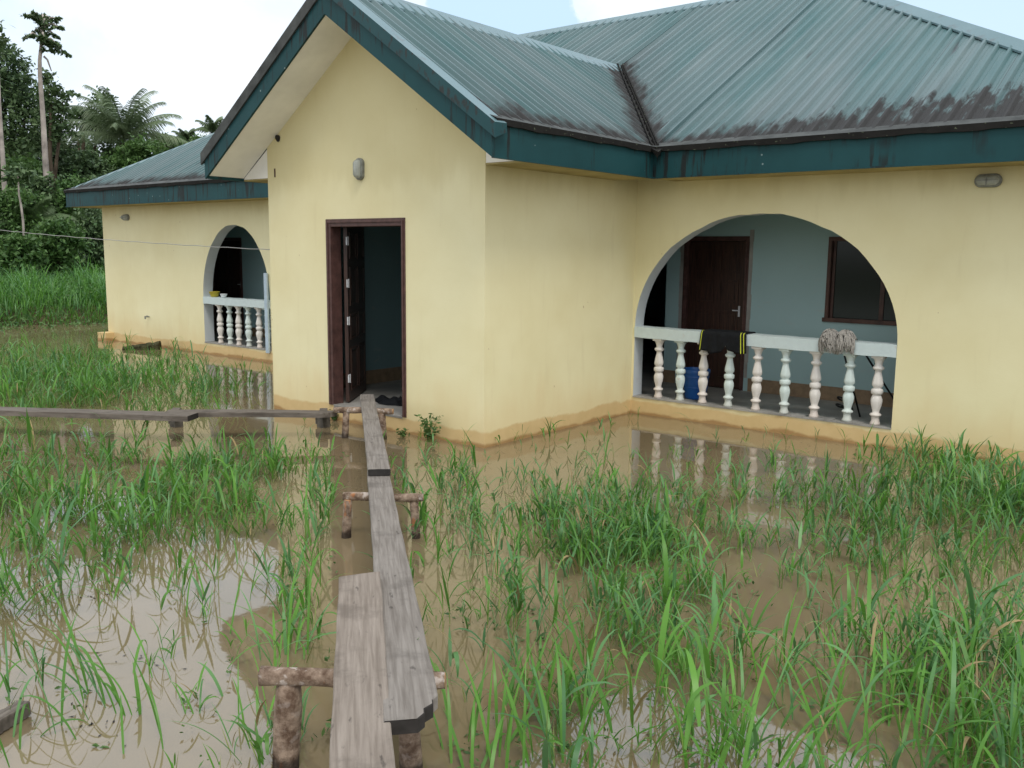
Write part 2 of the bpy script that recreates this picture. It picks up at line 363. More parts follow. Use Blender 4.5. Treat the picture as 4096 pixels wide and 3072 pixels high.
def water_mat():
    m = Mat('muddy_flood_water', .035, .5); p = m.pos()
    m.b.inputs['IOR'].default_value = 1.95
    n = m.noise(p, .45, 4)
    m.col(m.mix(m.ramp(n, (.35, 0.), (.68, 1.)), (.175, .133, .076), (.210, .163, .098)))
    hb = m.math('ADD', m.noise(m.scale(p, (1, 1, 1)), 1.6, 3), m.math('MULTIPLY', m.noise(p, 9, 2), .12))
    m.bump(hb, .10, .025); return m.m
M['water'] = water_mat()
M['ground'] = simple('wet_earth', (.09, .065, .035), .9, .2, .3, .6, .3)

# ------------------------------------------------------------ setting: ground and flood water
xs = np.concatenate([np.linspace(-420, -60, 12), np.linspace(-56, 20, 77), np.linspace(30, 420, 12)])
ys = np.concatenate([np.linspace(-300, -40, 10), np.linspace(-36, 60, 60), np.linspace(75, 420, 10)])
def ground_h(x, y):
    e = -22.9+.5*math.sin(y*.55)+.25*math.sin(y*1.7)-.25*max(0, 2-y)
    d = max(e-x, y-26.0, x-22, -y-20)
    t = min(1, max(0, (d+.6)/2.2)); return -.45+.8*t*t*(3-2*t)+.02*max(0, d-3)*.3
gm = MB(); nx, ny = len(xs), len(ys)
gm.add([(x, y, ground_h(x, y)) for y in ys for x in xs], [(j*nx+i, j*nx+i+1, (j+1)*nx+i+1, (j+1)*nx+i) for j in range(ny-1) for i in range(nx-1)])
tag(gm.build('ground', M['ground'], smooth=True), kind='structure')
wm = MB(); wm.quad((-60, -60, 0), (60, -60, 0), (60, 60, 0), (-60, 60, 0))
tag(wm.build('flood_water', M['water']), kind='structure')

# ------------------------------------------------------------ house
yA, yC, xAL, xAB, xD0, xR, yB = 6.726, 9.484, -9.318, -5.862, -18.91, -.85, 18.9
OV = .5; ZF0, ZF1 = 2.775, 2.985; ZE = 3.08; SM, SP = .57, .69
RX = (xAL+xAB)/2; eL, eR = xD0-OV-.02, xR+OV; eF, eB = yC-OV, yB+OV
pL, pR = RX-2.24, RX+2.24; pF = yA-OV; ZRP = ZE+SP*2.24; yV = eF+(ZRP-ZE)/SM
hw = (eB-eF)/2; ZRM = ZE+SM*hw; yRG = eF+hw
house = empty('house', (RX, yA, 0), 'yellow single storey house with green ribbed metal roof standing in flood water', 'house')
def panel(mb, o, u, nrm, brk, ivs, thick=.2, mo=0, mi=1, mr=2, inner=True):
    """wall sheet along u from o; brk = x stations; ivs(x, side) -> solid (lo,hi) list; outer face, inner face, reveals"""
    o, u, nrm = (np.array(a, float) for a in (o, u, nrm)); zz = np.array([0, 0, 1.])
    def P(x, z, d): return o+u*x+zz*z-nrm*d
    prev = None
    for a, b in zip(brk[:-1], brk[1:]):
        A, B = ivs(a, 1), ivs(b, -1)
        for (l0, h0), (l1, h1) in zip(A, B):
            mb.quad(P(a, l0, 0), P(b, l1, 0), P(b, h1, 0), P(a, h0, 0), mo)
            if inner: mb.quad(P(a, l0, thick), P(a, h0, thick), P(b, h1, thick), P(b, l1, thick), mi)
        for k in range(len(A)-1):                # reveal on the faces bounding the hole
            mb.quad(P(a, A[k][1], 0), P(b, B[k][1], 0), P(b, B[k][1], thick), P(a, A[k][1], thick), mr)
            mb.quad(P(a, A[k+1][0], 0), P(a, A[k+1][0], thick), P(b, B[k+1][0], thick), P(b, B[k+1][0], 0), mr)
        if prev is not None and len(prev) != len(A):
            H = A if len(A) > len(prev) else prev
            mb.quad(P(a, H[0][1], 0), P(a, H[0][1], thick), P(a, H[1][0], thick), P(a, H[1][0], 0), mr)
        prev = B
def arch_wall(name, x0, x1, cx, ax, bz, zs, zsill, ztop):
    mb = MB(); L, Rr_ = cx-ax, cx+ax; n = 40
    st = [cx-ax*math.cos(math.pi*i/n) for i in range(n+1)]
    brk = [x0]+st+[x1]
    def ivs(x, s):
        inside = (x > L-1e-6 and s > 0 and x < Rr_-1e-6) or (x < Rr_+1e-6 and s < 0 and x > L+1e-6)
        if not inside: return [(-.5, ztop)]
        wob = .006*math.sin(x*9)+.004*math.sin(x*23)
        t = max(0, 1-((x-cx)/ax)**2)
        return [(-.5, zsill), (zs+bz*math.sqrt(t)+wob*min(1, t*4), ztop)]
    panel(mb, (0, yC, 0), (1, 0, 0), (0, -1, 0), brk, ivs)
    return mb.build(name, [M['wall'], M['teal_wall'], M['reveal']], house)
ZS = 1.066
arch_wall('arched_wall', xAB, xR, -4.30, 1.537, 1.33, ZS, .205, 2.95)
arch_wall('arched_wall', xD0, xAL, -14.197, 1.03, 1.31, ZS, .205, 2.95)
# porch front wall with the doorway, gable topped
DL, DR, DZ0, DZ1 = -8.25, -6.967, .175, 2.295
mb = MB()
def gtop(x): return min(ZRP-.16-SP*abs(x-RX), 9)
def ivA(x, s):
    ins = (DL-1e-6 < x < DR-1e-6 and s > 0) or (DL+1e-6 < x < DR+1e-6 and s < 0)
    return [(-.5, DZ0), (DZ1, gtop(x))] if ins else [(-.5, gtop(x))]
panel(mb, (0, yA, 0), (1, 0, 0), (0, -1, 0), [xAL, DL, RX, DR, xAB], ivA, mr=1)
mb.build('porch_wall', [M['wall'], M['teal_shaded']], house)
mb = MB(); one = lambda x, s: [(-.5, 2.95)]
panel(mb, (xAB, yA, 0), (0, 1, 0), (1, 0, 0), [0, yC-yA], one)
mb.build('porch_side_wall', [M['wall'], M['teal_shaded'], M['reveal']], house)
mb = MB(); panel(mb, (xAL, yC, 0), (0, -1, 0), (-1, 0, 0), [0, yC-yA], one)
mb.build('porch_side_wall', [M['wall'], M['teal_shaded'], M['reveal']], house)
mb = MB()
panel(mb, (xD0, yB, 0), (0, -1, 0), (-1, 0, 0), [0, yB-yC], one)
panel(mb, (xR, yC, 0), (0, 1, 0), (1, 0, 0), [0, yB-yC], one)
panel(mb, (xR, yB, 0), (-1, 0, 0), (0, 1, 0), [0, xR-xD0], one)
mb.build('outer_wall', [M['wall'], M['teal_wall'], M['reveal']], house)
# plinth that steps out at the left corner
pb = MB(); pb.box(xD0-.14, yC-.17, -.5, xD0+.22, yC+.3, .165); pb.box(xD0-.14, yC+.3, -.5, xD0-.003, yB, .165)
pb.build('plinth', M['wall'], house)
# rough cement lip of both sills
for a, b in ((-5.838, -2.765), (-15.225, -13.17)):
    pb = MB(); n = 40
    for i in range(n):
        x0, x1 = a+(b-a)*i/n, a+(b-a)*(i+1)/n; h = .012+.008*random.random(); d = .006+.008*random.random()
        pb.box(x0, yC-d, .2, x1, yC+.205, .2+h)
    pb.build('sill', M['floor'], house)
# floors, ceiling, verandas' back wall with its openings
YB = 10.98
fl = MB(); fl.box(xD0+.2, yC+.21, .05, xR-.2, yB-.2, .19); fl.box(xAL+.2, yA+.02, .05, xAB-.2, yC+.21, .178)
fl.build('floor', M['floor'], house)
ce = MB(); ce.box(xD0+.2, yC+.2, 2.80, xR-.2, yB-.2, 2.84); ce.box(xAL+.2, yA+.2, 2.80, xAB-.2, yC+.2, 2.84)
ce.build('ceiling', M['teal_wall'], house)
bw = MB(); holes = [(-7.6, -6.28, .1, 2.2), (-6.02, -5.09, .19, 2.18), (-17.3, -16.16, .19, 2.18), (-4.07, -2.72, 1.18, 2.17)]
hs = sorted(holes); brk = [xD0+.2]+[e for h in hs for e in h[:2]]+[xR-.2]
def ivB(x, s):
    for a, b, z0, z1 in hs:
        if (a-1e-6 < x < b-1e-6 and s > 0) or (a+1e-6 < x < b+1e-6 and s < 0): return [(0, z0), (z1, 2.83)]
    return [(0, 2.83)]
panel(bw, (0, YB, 0), (1, 0, 0), (0, -1, 0), brk, ivB, .15, 0, 0, 0)
# end walls of the two verandas and the porch room's rear wall
for x in (-7.75, -12.5, -15.9-1.9): bw.box(x-.08, yC+.2, .1, x+.08, YB, 2.8)
bw.box(xAL+.2, yC+.02, .1, xAB-.2, yC+.12, 2.79)
bw.build('veranda_wall', M['teal_wall'], house)
for a, b in ((-6.28, -6.09), (-5.02, xR-.2), (-16.10, -12.58)):
    sk = MB(); sk.box(a, YB-.018, .19, b, YB-.001, .36); sk.build('skirting', M['skirt'], house)
sk = MB(); sk.box(xAL+.201, yA+.25, .178, xAL+.218, yC, .36); sk.build('skirting', M['skirt'], house)
def panel_door(name, w_, h_, seed):              # leaf in local x (width), z (height), faces at y=-.02/.02
    m = MB(); m.box(0, -.02, 0, w_, .02, h_)
    for z0, z1 in ((.12, .62), (.72, 1.02), (1.12, h_-.5), (h_-.4, h_-.1)):
        for x0, x1 in ((.1, w_/2-.04), (w_/2+.04, w_-.1)):
            for s in (-1, 1):
                ya, yb = sorted((s*.0201, s*.031)); fr = .022
                m.box(x0, ya, z0, x1, yb, z0+fr); m.box(x0, ya, z1-fr, x1, yb, z1)
                m.box(x0, ya, z0+fr, x0+fr, yb, z1-fr); m.box(x1-fr, ya, z0+fr, x1, yb, z1-fr)
                yc = sorted((s*.0201, s*.028)); m.box(x0+.05, yc[0], z0+.05, x1-.05, yc[1], z1-.05)
    return m.mesh(name)
def place(o, parent, mw):                         # put a locally modelled part under its thing
    o.parent = parent; o.matrix_parent_inverse = WM[parent.name].inverted(); o.matrix_basis = mw; WM[o.name] = mw
# main door: open inwards against the left
lw = .98; me = panel_door('front_door', lw, 2.06, 1); leaf = bpy.data.objects.new('front_door', me); C.objects.link(leaf); me.materials.append(M['door'])
hx, hy, th = DL+.135, yA+.16, R(127)
place(leaf, house, Matrix.Translation((hx, hy, .195)) @ Matrix.Rotation(th, 4, 'Z'))
for z in (.28, .95, 1.38, 1.86):
    h = MB(); h.box(-.012, -.034, z-.045, .004, -.021, z+.045); h.box(-.05, -.03, z-.045, -.013, -.018, z+.045)
    h.tube([(-.01, -.036, z-.05), (-.01, -.036, z+.05)], .006, 6)
    ho = bpy.data.objects.new('hinge', h.mesh('hinge')); C.objects.link(ho); ho.data.materials.append(M['steel']); ho.parent = leaf
# frame of the main door: stepped architrave, 0.11 wide
fr = MB()
def arch_frame(fr, x0, x1, z0, z1, y, wd, dep, pr=.012):
    fr.box(x0, y-pr, z0, x0+wd, y+dep, z1); fr.box(x1-wd*.6, y-pr, z0, x1, y+dep, z1); fr.box(x0+wd, y-pr, z1-wd, x1-wd*.6, y+dep, z1)
    fr.box(x0+.02, y-pr-.012, z0, x0+.045, y-pr, z1-.02); fr.box(x1-.045, y-pr-.012, z0, x1-.02, y-pr, z1-.02)
    fr.box(x0+.045, y-pr-.012, z1-.045, x1-.045, y-pr, z1-.02)
arch_frame(fr, DL, DR, DZ0-.0, DZ1, yA, .085, .14)
bevel(fr.build('door_frame', M['frame_wood'], house), .005)
th_ = MB(); th_.box(DL+.085, yA-.006, DZ0-.02, DR-.063, yA+.2, DZ0+.006); th_.box(DL+.085, yA-.012, DZ0-.004, DR-.063, yA-.006, DZ0+.010)
th_.build('threshold', M['floor'], house)
for x0, x1 in ((-6.02, -5.09), (-17.3, -16.16)):
    fr = MB(); arch_frame(fr, x0, x1, .19, 2.18, YB, .06, .1); fr.build('door_frame', M['frame_wood'], house)
    me = panel_door('veranda_door', x1-x0-.11, 1.92, 2); d = bpy.data.objects.new('veranda_door', me); C.objects.link(d); me.materials.append(M['door'])
    place(d, house, Matrix.Translation((x0+.065, YB+.06, .195)))
    h = MB(); hxk = x1-x0-.11-.09; h.box(hxk-.0, -.026, .95, hxk+.025, -.0201, 1.09); h.tube([(hxk+.01, -.04, 1.03), (hxk-.07, -.05, 1.03)], .008, 8); h.tube([(hxk+.01, -.02, 1.03), (hxk+.01, -.045, 1.03)], .009, 8)
    ho = bpy.data.objects.new('door_handle', h.mesh('door_handle')); C.objects.link(ho); ho.data.materials.append(M['steel']); ho.parent = d
# cement patching round the veranda door
for x in (-6.05, -5.062):
    pt = MB(); z = .36
    while z < 2.2:
        dz = .1+.12*random.random(); pt.box(x-.018-.012*random.random(), YB-.006, z, x+.018+.012*random.random(), YB-.001, z+dz); z += dz
    pt.build('cement_patching', M['floor'], house)
wn_ = MB(); arch_frame(wn_, -4.07, -2.72, 1.18, 2.17, YB, .05, .1, .018); wn_.box(-4.09, YB-.035, 1.15, -2.70, YB+.1, 1.18+.02); wn_.box(-4.02+.0, YB+.02, 1.20, -3.985, YB+.06, 2.12)
wn_.box(-3.44, YB+.02, 1.20, -3.39, YB+.06, 2.12)
win = wn_.build('window', M['wood_dark'], house)
for a, b in ((-3.985, -3.44), (-3.39, -2.75)):
    p_ = MB(); p_.box(a, YB+.035, 1.20, b, YB+.042, 2.12); p_.build('pane', M['glass_dark'], win)

# balustrades
def bal_mesh():
    m = MB(); z0, z1 = .214, .935; h = z1-z0
    m.box(-.06, -.06, z0+h*.965, .06, .06, z1)
    pr = [(0, .0), (.046, 0), (.044, .03), (.036, .055), (.034, .10), (.036, .125), (.050, .135), (.052, .15), (.044, .165), (.030, .18), (.034, .215), (.046, .29), (.051, .34), (.050, .375),
          (.040, .42), (.034, .44), (.050, .452), (.053, .475), (.053, .505), (.048, .52), (.034, .53), (.036, .545), (.049, .57), (.049, .61), (.040, .68), (.030, .75), (.028, .785), (.044, .80), (.051, .815), (.051, .832), (.042, .845), (.031, .86), (.034, .90), (.046, .945), (.056, .966)]
    b = len(m.v); seg = 20
    for r0_, z in pr:
        for k in range(seg):
            a = 2*math.pi*k/seg; r = r0_*1.13; rr = r
            if .18 < z < .42 or .53 < z < .79: rr = r*(1+.055*math.cos(a*6)*1.4)
            if z <= .13 or .85 < z < .96: rr = r*(1+.05*math.cos(a*5+z*90))
            m.v.append((rr*math.cos(a), rr*math.sin(a), z0+h*z))
    for i in range(len(pr)-1):
        for k in range(seg): m.f.append((b+i*seg+k, b+i*seg+(k+1) % seg, b+(i+1)*seg+(k+1) % seg, b+(i+1)*seg+k)); m.m.append(0)
    return m
bm_p = bal_mesh().mesh('baluster'); bm_p.materials.append(M['bal_pink']); bm_b = bal_mesh().mesh('baluster'); bm_b.materials.append(M['bal_blue'])
for me in (bm_p, bm_b): me.polygons.foreach_set('use_smooth', [i > 5 for i in range(len(me.polygons))])
def balustrade(x0, x1, xsb, first):
    m = MB(); n = 60
    for i in range(n):
        a, b = x0+(x1-x0)*i/n, x0+(x1-x0)*(i+1)/n
        def row(x): 
            k = .002*math.sin(x*4)+.0015*math.sin(x*17); return [(x, yC-.008, .935+k*1.4), (x, yC-.012, 1.062+k), (x, yC+.19, 1.066+k), (x, yC+.19, .935+k)]
        A, B = row(a), row(b)
        for j in range(4): m.quad(A[j], B[j], B[(j+1) % 4], A[(j+1) % 4])
    m.quad(*row(x0)); m.quad(*row(x1)[::-1])
    bal = m.build('balustrade', M['rail'], house)
    for i, x in enumerate(xsb):
        o = bpy.data.objects.new('baluster', (bm_p, bm_b)[(i+first) % 2]); C.objects.link(o); o.parent = bal
        o.location = (x, yC+.088+random.uniform(-.008, .008), random.uniform(-.002, .002)); o.rotation_euler = (random.uniform(-.012, .012), random.uniform(-.012, .012), random.random()*6)
        o.rotation_euler.z = random.uniform(-.08, .08)
    return bal
balustrade(-5.838, -2.765, [-5.53, -5.235, -4.94, -4.615, -4.275, -3.935, -3.60, -3.245, -2.955], 0)
balustrade(-15.226, -13.17, [-14.83, -14.54, -14.26, -13.945, -13.64, -13.36], 0)

# bulkhead wall lamps
M['lamp_body'] = simple('grey_lamp_body', (.20, .21, .19), .5, .5, .3, 20)
gm_ = Mat('frosted_lamp_glass', .15, .6); gm_.col(gm_.mix(gm_.noise(gm_.pos(), 18, 3), (.22, .24, .21), (.46, .48, .43))); M['lamp_glass'] = gm_.m
def lamp(x, y, z, horiz, tilt=0):
    def prof(w_, h_, d, n=20):
        pts = []
        for k in range(n):
            a = 2*math.pi*k/n; cx = math.cos(a); cz = math.sin(a); L = (h_-w_)/2
            pts.append((w_/2*cx, w_/2*cz+(L if cz >= 0 else -L)))
        return [((q, p) if horiz else (p, q)) for p, q in pts]
    def ring(m, w_, h_, d0, d1, s1, mi=0):
        A, B = prof(w_, h_, 0), prof(w_*s1, h_-w_*(1-s1), 0); n = len(A); b = len(m.v)
        m.v += [(x+p, y-d0, z+q) for p, q in A]+[(x+p, y-d1, z+q) for p, q in B]
        m.f += [(b+i, b+(i+1) % n, b+n+(i+1) % n, b+n+i) for i in range(n)]+[tuple(b+n+i for i in range(n))]; m.m += [mi]*(n+1)
    m = MB(); ring(m, .125, .235, 0, .03, .96); ring(m, .125, .235, .03, .042, .86)
    if horiz: m.box(x-.004, y-.1, z-.05, x+.004, y-.094, z+.05); m.box(x-.1, y-.1, z-.004, x+.1, y-.094, z+.004)
    base = norm_out(m.build('wall_lamp', M['lamp_body'], house))
    g = MB(); ring(g, .092, .20, .0425, .075, .82); ring(g, .075, .18, .075, .092, .6)
    norm_out(g.build('lamp_glass', M['lamp_glass'], base, True))
lamp(-7.652, yA, 2.82, False); lamp(-2.053, yC, 2.654, True); lamp(-17.898, yC, 2.557, True)

# ------------------------------------------------------------ roof
class Roof(MB):
    def face(s, O, e, g, sl, T0, T1, r0, r1, mw, extra=()):
        O, e, g = map(np.array, (O, e, g)); up = np.array([0, 0, 1.]); nn = (up-sl*g)/math.sqrt(1+sl*sl); k = math.sqrt(1+sl*sl)
        ts = [(T0, 0), (T1, 0)]+[(x, 0) for x in extra]
        i = math.ceil((T0+.03)/.158)
        while i*.158 < T1-.03:
            t = i*.158; ts += [(t-.034, 0), (t-.012, .034), (t+.012, .034), (t+.034, 0), (t+.070, 0), (t+.079, .005), (t+.088, 0)]; i += 1
        ts = sorted(q for q in ts if T0 <= q[0] <= T1)
        prev = None
        for t, h in ts:
            a, b = r0(t), r1(t); b = max(a, b)
            b0 = len(s.v); NS = 5
            for q in range(NS+1):
                r = a+(b-a)*q/NS; wob = .004*math.sin(t*3.1+r*1.7)
                s.v.append(tuple(O+e*t+(g+up*sl)*r+nn*(h+wob))); s.low.append((r-a)*k); s.al.append(t); s.mw.append(mw(t))
            if prev is not None and (b-a > .001 or prev[1] > .001):
                for q in range(NS): s.f.append((prev[0]+q, b0+q, b0+q+1, prev[0]+q+1)); s.m.append(0)
            prev = (b0, b-a)
rf = Roof(); rf.low, rf.al, rf.mw = [], [], []
W = eR-eL
def lerp(a, b, t): return a+(b-a)*min(1, max(0, t))
def frontlow(t):
    x = t+eL
    if pL < x < RX: return (x-pL)/2.24*(yV-eF)
    if RX <= x < pR: return (pR-x)/2.24*(yV-eF)
    return 0
def hiptop(t, L): return min(t, L-t, hw)
rf.face((eL, eF, ZE), (1, 0, 0), (0, 1, 0), SM, 0, W, frontlow, lambda t: hiptop(t, W), lambda t: lerp(.30, .68, (t+eL-pR)/3.2) if t+eL > pR+.1 else .30, (pL-eL, RX-eL, pR-eL, hw, W-hw))
rf.face((eR, eB, ZE), (-1, 0, 0), (0, -1, 0), SM, 0, W, lambda t: 0, lambda t: hiptop(t, W), lambda t: .25)
Wd = eB-eF
rf.face((eL, eB, ZE), (0, -1, 0), (1, 0, 0), SM, 0, Wd, lambda t: 0, lambda t: hiptop(t, Wd), lambda t: .2)
rf.face((eR, eF, ZE), (0, 1, 0), (-1, 0, 0), SM, 0, Wd, lambda t: 0, lambda t: hiptop(t, Wd), lambda t: .25)
# porch slopes: along +y on the right, -y on the left
Lp = yV-pF
def plow(t): y = pF+t; return max(0, (y-eF)/(yV-eF))*2.24
rf.face((pR, pF, ZE), (0, 1, 0), (-1, 0, 0), SP, 0, Lp, plow, lambda t: 2.24, lambda t: .32, (eF-pF,))
rf.face((pL, yV, ZE), (0, -1, 0), (1, 0, 0), SP, 0, Lp, lambda t: plow(Lp-t), lambda t: 2.24, lambda t: .16, (yV-eF,))
rf.at = {'low': rf.low, 'along': rf.al, 'moldw': rf.mw}
roof = rf.build('roof', M['roof'], house)
def strip(name, pts, off1, off2, mat, h=.035, wob=0):   # folded cap along a polyline: two wings
    m = MB(); pts = [np.array(p, float) for p in pts]; o1, o2 = np.array(off1), np.array(off2); up = np.array([0, 0, h])
    n = 24
    L = [pts[0]+(pts[-1]-pts[0])*i/n for i in range(n+1)]
    for i in range(n):
        a, b = L[i], L[i+1]; w1, w2 = wob*math.sin(i*1.3), wob*math.sin(i*1.3+1.3)
        A = [a+o1+up*.6+(0, 0, w1), a+up, a+o2+up*.6+(0, 0, w1)]; B = [b+o1+up*.6+(0, 0, w2), b+up, b+o2+up*.6+(0, 0, w2)]
        m.quad(A[0], B[0], B[1], A[1]); m.quad(A[1], B[1], B[2], A[2])
        dn = np.array([0, 0, -.022]); m.quad(A[0], A[0]+dn, B[0]+dn, B[0]); m.quad(A[2], B[2], B[2]+dn, A[2]+dn)
    return m.build(name, mat, roof)
cw = .20
strip('ridge_cap', [(eL+hw-.05, yRG, ZRM), (eR-hw+.05, yRG, ZRM)], (0, -cw, -cw*SM), (0, cw, -cw*SM), M['cap'], .05)
strip('ridge_cap', [(RX, pF-.03, ZRP), (RX, yV-.02, ZRP)], (-cw, 0, -cw*SP), (cw, 0, -cw*SP), M['cap'], .05)
for (cx_, cy_, sx, sy) in ((eL, eF, 1, 1), (eR, eF, -1, 1), (eL, eB, 1, -1), (eR, eB, -1, -1)):
    strip('hip_cap', [(cx_, cy_, ZE), (cx_+sx*hw, cy_+sy*hw, ZRM)], (sx*cw*(.6 if sx > 0 else 1), 0, 0), (0, sy*cw*(.6 if sx > 0 else 1), 0), M['cap'], .055 if sx < 0 else .04)
# valleys: dark sunk trough with turned-up edges and a drip tongue over the fascia corner
for sx in (-1, 1):
    ex = RX+sx*2.24; a = np.array([ex, eF, ZE]); b = np.array([RX, yV, ZRP]); m = MB()
    o1 = np.array([sx*.05, 0, 0.]); o2 = np.array([0, -.055, 0.]); u = np.array([0, 0, 1.])
    for (p, q) in ((o2*1.0, o2*.35), (o1*.35, o1*1.0)):
        m.quad(a+p+u*.052, b+p+u*.052, b+q+u*.052, a+q+u*.052)
    m.quad(a+o2*.35+u*.052, b+o2*.35+u*.052, b-u*.012+u*.02, a-u*.012+u*.02); m.quad(a+u*.008, b+u*.008, b+o1*.35+u*.052, a+o1*.35+u*.052)
    for p in (o2, o1): m.obox(a+p+u*.058, b+p+u*.058, np.array([.006, .006, 0]), u*.012)
    d = np.array([sx*.12, -.12, 0])
    m.add([a+(0, -.12, .03), a+(sx*.12, 0, .03), a+d*1.15+u*(-.035), a+(0, 0, .03), a+d*.9+u*(-.095)], [(0, 2, 3), (3, 2, 1), (0, 4, 2), (2, 4, 1)])
    m.build('valley_gutter', M['drip'], roof)
# eave drip strips (mouldy apron + flat flange) and fascia boards
def eave(pa, pb, outv, nm='fascia'):
    pa, pb, o = (np.array(v, float) for v in (pa, pb, outv)); L = np.linalg.norm(pb-pa); d = (pb-pa)/L; u = np.array([0, 0, 1.])
    m = MB(); c0, c1 = pa+u*(ZF0), pb+u*(ZF0)
    m.obox(pa+u*(ZF0+ZF1+.08)/2-o*.012, pb+u*(ZF0+ZF1+.08)/2-o*.012, o*.012, u*(ZF1+.08-ZF0)/2)
    m.obox(pa+u*(ZF0+.008)+o*.004, pb+u*(ZF0+.008)+o*.004, o*.006, u*.008)
    m.build(nm, M['fascia'], roof)
    n = max(6, int(L/.12)); t = MB()
    for i in range(n):
        a, b = pa+d*L*i/n, pa+d*L*(i+1)/n; w1, w2 = .006*math.sin(i*.9)+.004*math.sin(i*2.3), .006*math.sin((i+1)*.9)+.004*math.sin((i+1)*2.3)
        z0, z1 = ZE-.022, ZE+.036
        t.quad(a+o*.03+u*(z0+w1), b+o*.03+u*(z0+w2), b+o*.036+u*z1, a+o*.036+u*z1)
        t.quad(a+o*.036+u*z1, b+o*.036+u*z1, b-o*.10+u*(z1+.056), a-o*.10+u*(z1+.056), 1)
        t.quad(a+o*.03+u*(z0+w1), a+o*.0+u*(z0+w1), b+o*.0+u*(z0+w2), b+o*.03+u*(z0+w2))
    t.build('drip_edge', [M['drip'], M['drip_grey']], roof)
eave((pR+.0, eF, 0), (eR, eF, 0), (0, -1, 0)); eave((eL, eF, 0), (pL, eF, 0), (0, -1, 0))
eave((eL, eB, 0), (eL, eF, 0), (-1, 0, 0)); eave((eR, eF, 0), (eR, eB, 0), (1, 0, 0)); eave((eR, eB, 0), (eL, eB, 0), (0, 1, 0))
eave((pR, pF+.02, 0), (pR, eF, 0), (1, 0, 0)); eave((pL, eF, 0), (pL, pF+.02, 0), (-1, 0, 0))
# porch barge boards with their flashing
for sx in (-1, 1):
    ex = RX+sx*2.24; m = MB(); y0, y1 = pF-.012, pF+.014
    def zb(x, off): return ZRP-SP*abs(x-RX)+off
    bo = -.312; xs_ = [RX, ex-sx*.0]
    A = [(RX, zb(RX, bo)), (ex+sx*.012, max(ZF0, zb(ex, bo))), (ex+sx*.012, ZE+.0), (RX, zb(RX, 0))]
    v = [(x, y0, z) for x, z in A]+[(x, y1, z) for x, z in A]
    m.add(v, [(0, 1, 2, 3), (7, 6, 5, 4), (0, 4, 5, 1), (1, 5, 6, 2), (2, 6, 7, 3)])
    B = [(RX, zb(RX, bo)), (ex+sx*.012, zb(ex, bo)-.006), (ex+sx*.012, zb(ex, bo)+.012), (RX, zb(RX, bo)+.016)]
    norm_out(m.build('barge_board', M['fascia'], roof))
    m = MB(); x0, x1 = RX, ex+sx*.06; zf = -.10
    m.quad((x0, y0-.022, zb(x0, zf)), (x1, y0-.022, zb(x1, zf)), (x1, y0-.022, zb(x1, .035)), (x0, y0-.022, zb(x0, .035)), 0)
    m.quad((x0, y0-.022, zb(x0, zf)), (x0, y0, zb(x0, zf)), (x1, y0, zb(x1, zf)), (x1, y0-.022, zb(x1, zf)), 0)
    m.quad((x0, y0-.022, zb(x0, .035)), (x1, y0-.022, zb(x1, .035)), (x1, y0+.14, zb(x1, .040)), (x0, y0+.14, zb(x0, .040)), 1)
    m.quad((x0, y0+.14, zb(x0, .040)), (x1, y0+.14, zb(x1, .040)), (x1, y0+.14, zb(x1, .0)), (x0, y0+.14, zb(x0, .0)), 1)
    m.quad((x1, y0-.022, zb(x1, zf)), (x1, y0+.14, zb(x1, zf+.06)), (x1, y0+.14, zb(x1, .04)), (x1, y0-.022, zb(x1, .035)), 0)
    m.build('barge_flashing', [M['barge'] if sx > 0 else M['drip_grey'], M['cap']], roof)
    # sloping soffit under the gable overhang
    m = MB(); sz = -.30
    m.quad((RX, y1+.001, zb(RX, sz)), (ex, y1+.001, max(ZF0+.02, zb(ex, sz))), (ex, yA, max(ZF0+.02, zb(ex, sz))), (RX, yA, zb(RX, sz)))
    m.box(RX+sx*.95-.003, y1+.003, zb(RX+sx*.95, sz)-.004, RX+sx*.95+.003, yA, zb(RX+sx*.95, sz)-.001)
    m.build('soffit', M['ceil'], house)
    wx = xAL if sx < 0 else xAB
    m = MB(); m.add([(wx, yA+.005, zb(wx, sz)), (ex, yA+.005, ZF0+.02), (wx, yA+.005, ZF0+.02)], [(0, 1, 2)])
    m.build('soffit', M['ceil'], house)
    m = MB(); m.box(min(wx, ex), yA+.002, ZF0+.002, max(wx, ex), eF, ZF0+.018)
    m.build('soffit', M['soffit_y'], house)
m = MB(); m.box(eL+.01, eF+.004, ZF0+.003, pL+.2, yC, ZF0+.019); m.box(pR+.001, eF+.004, ZF0+.003, eR-.01, yC, ZF0+.019)
m.box(eL+.01, yC, ZF0+.003, xD0, eB-.01, ZF0+.019); m.box(xR, yC, ZF0+.003, eR-.01, eB-.01, ZF0+.019); m.box(xD0, yB, ZF0+.003, xR, eB-.01, ZF0+.019)
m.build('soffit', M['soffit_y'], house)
# pipe stub, mud nest and slot on the walls
m = MB(); m.tube([(-17.205, yC+.02, .585), (-17.205, yC-.09, .585)], .014, 8); m.tube([(-17.205, yC-.085, .60), (-17.205, yC-.085, .54)], .017, 8); m.tube([(-17.23, yC-.05, .605), (-17.18, yC-.05, .605)], .006, 6)
m.build('tap', M['lamp_body'], house)
m = MB()
for i in range(7): m.lathe([(0, -.03), (.022, -.022), (.032, 0), (.022, .022), (0, .03)], 0, 0, 8); 
vs = m.v; m2 = MB(); 
for i in range(7):
    ox, oz = random.uniform(-.02, .02), random.uniform(-.022, .022)
    m2.add([(x+ox-9.10, y*.5+yA-.008, z+oz+3.235) for x, y, z in vs[i*40:(i+1)*40]], [f for f in m.f[:32]])
m2.build('wasp_nest', M['cut'], house, True)
m = MB(); m.box(-9.187, yA-.004, 2.80, -9.163, yA+.02, 2.90); m.build('wall_slot', M['wood_dark'], house)

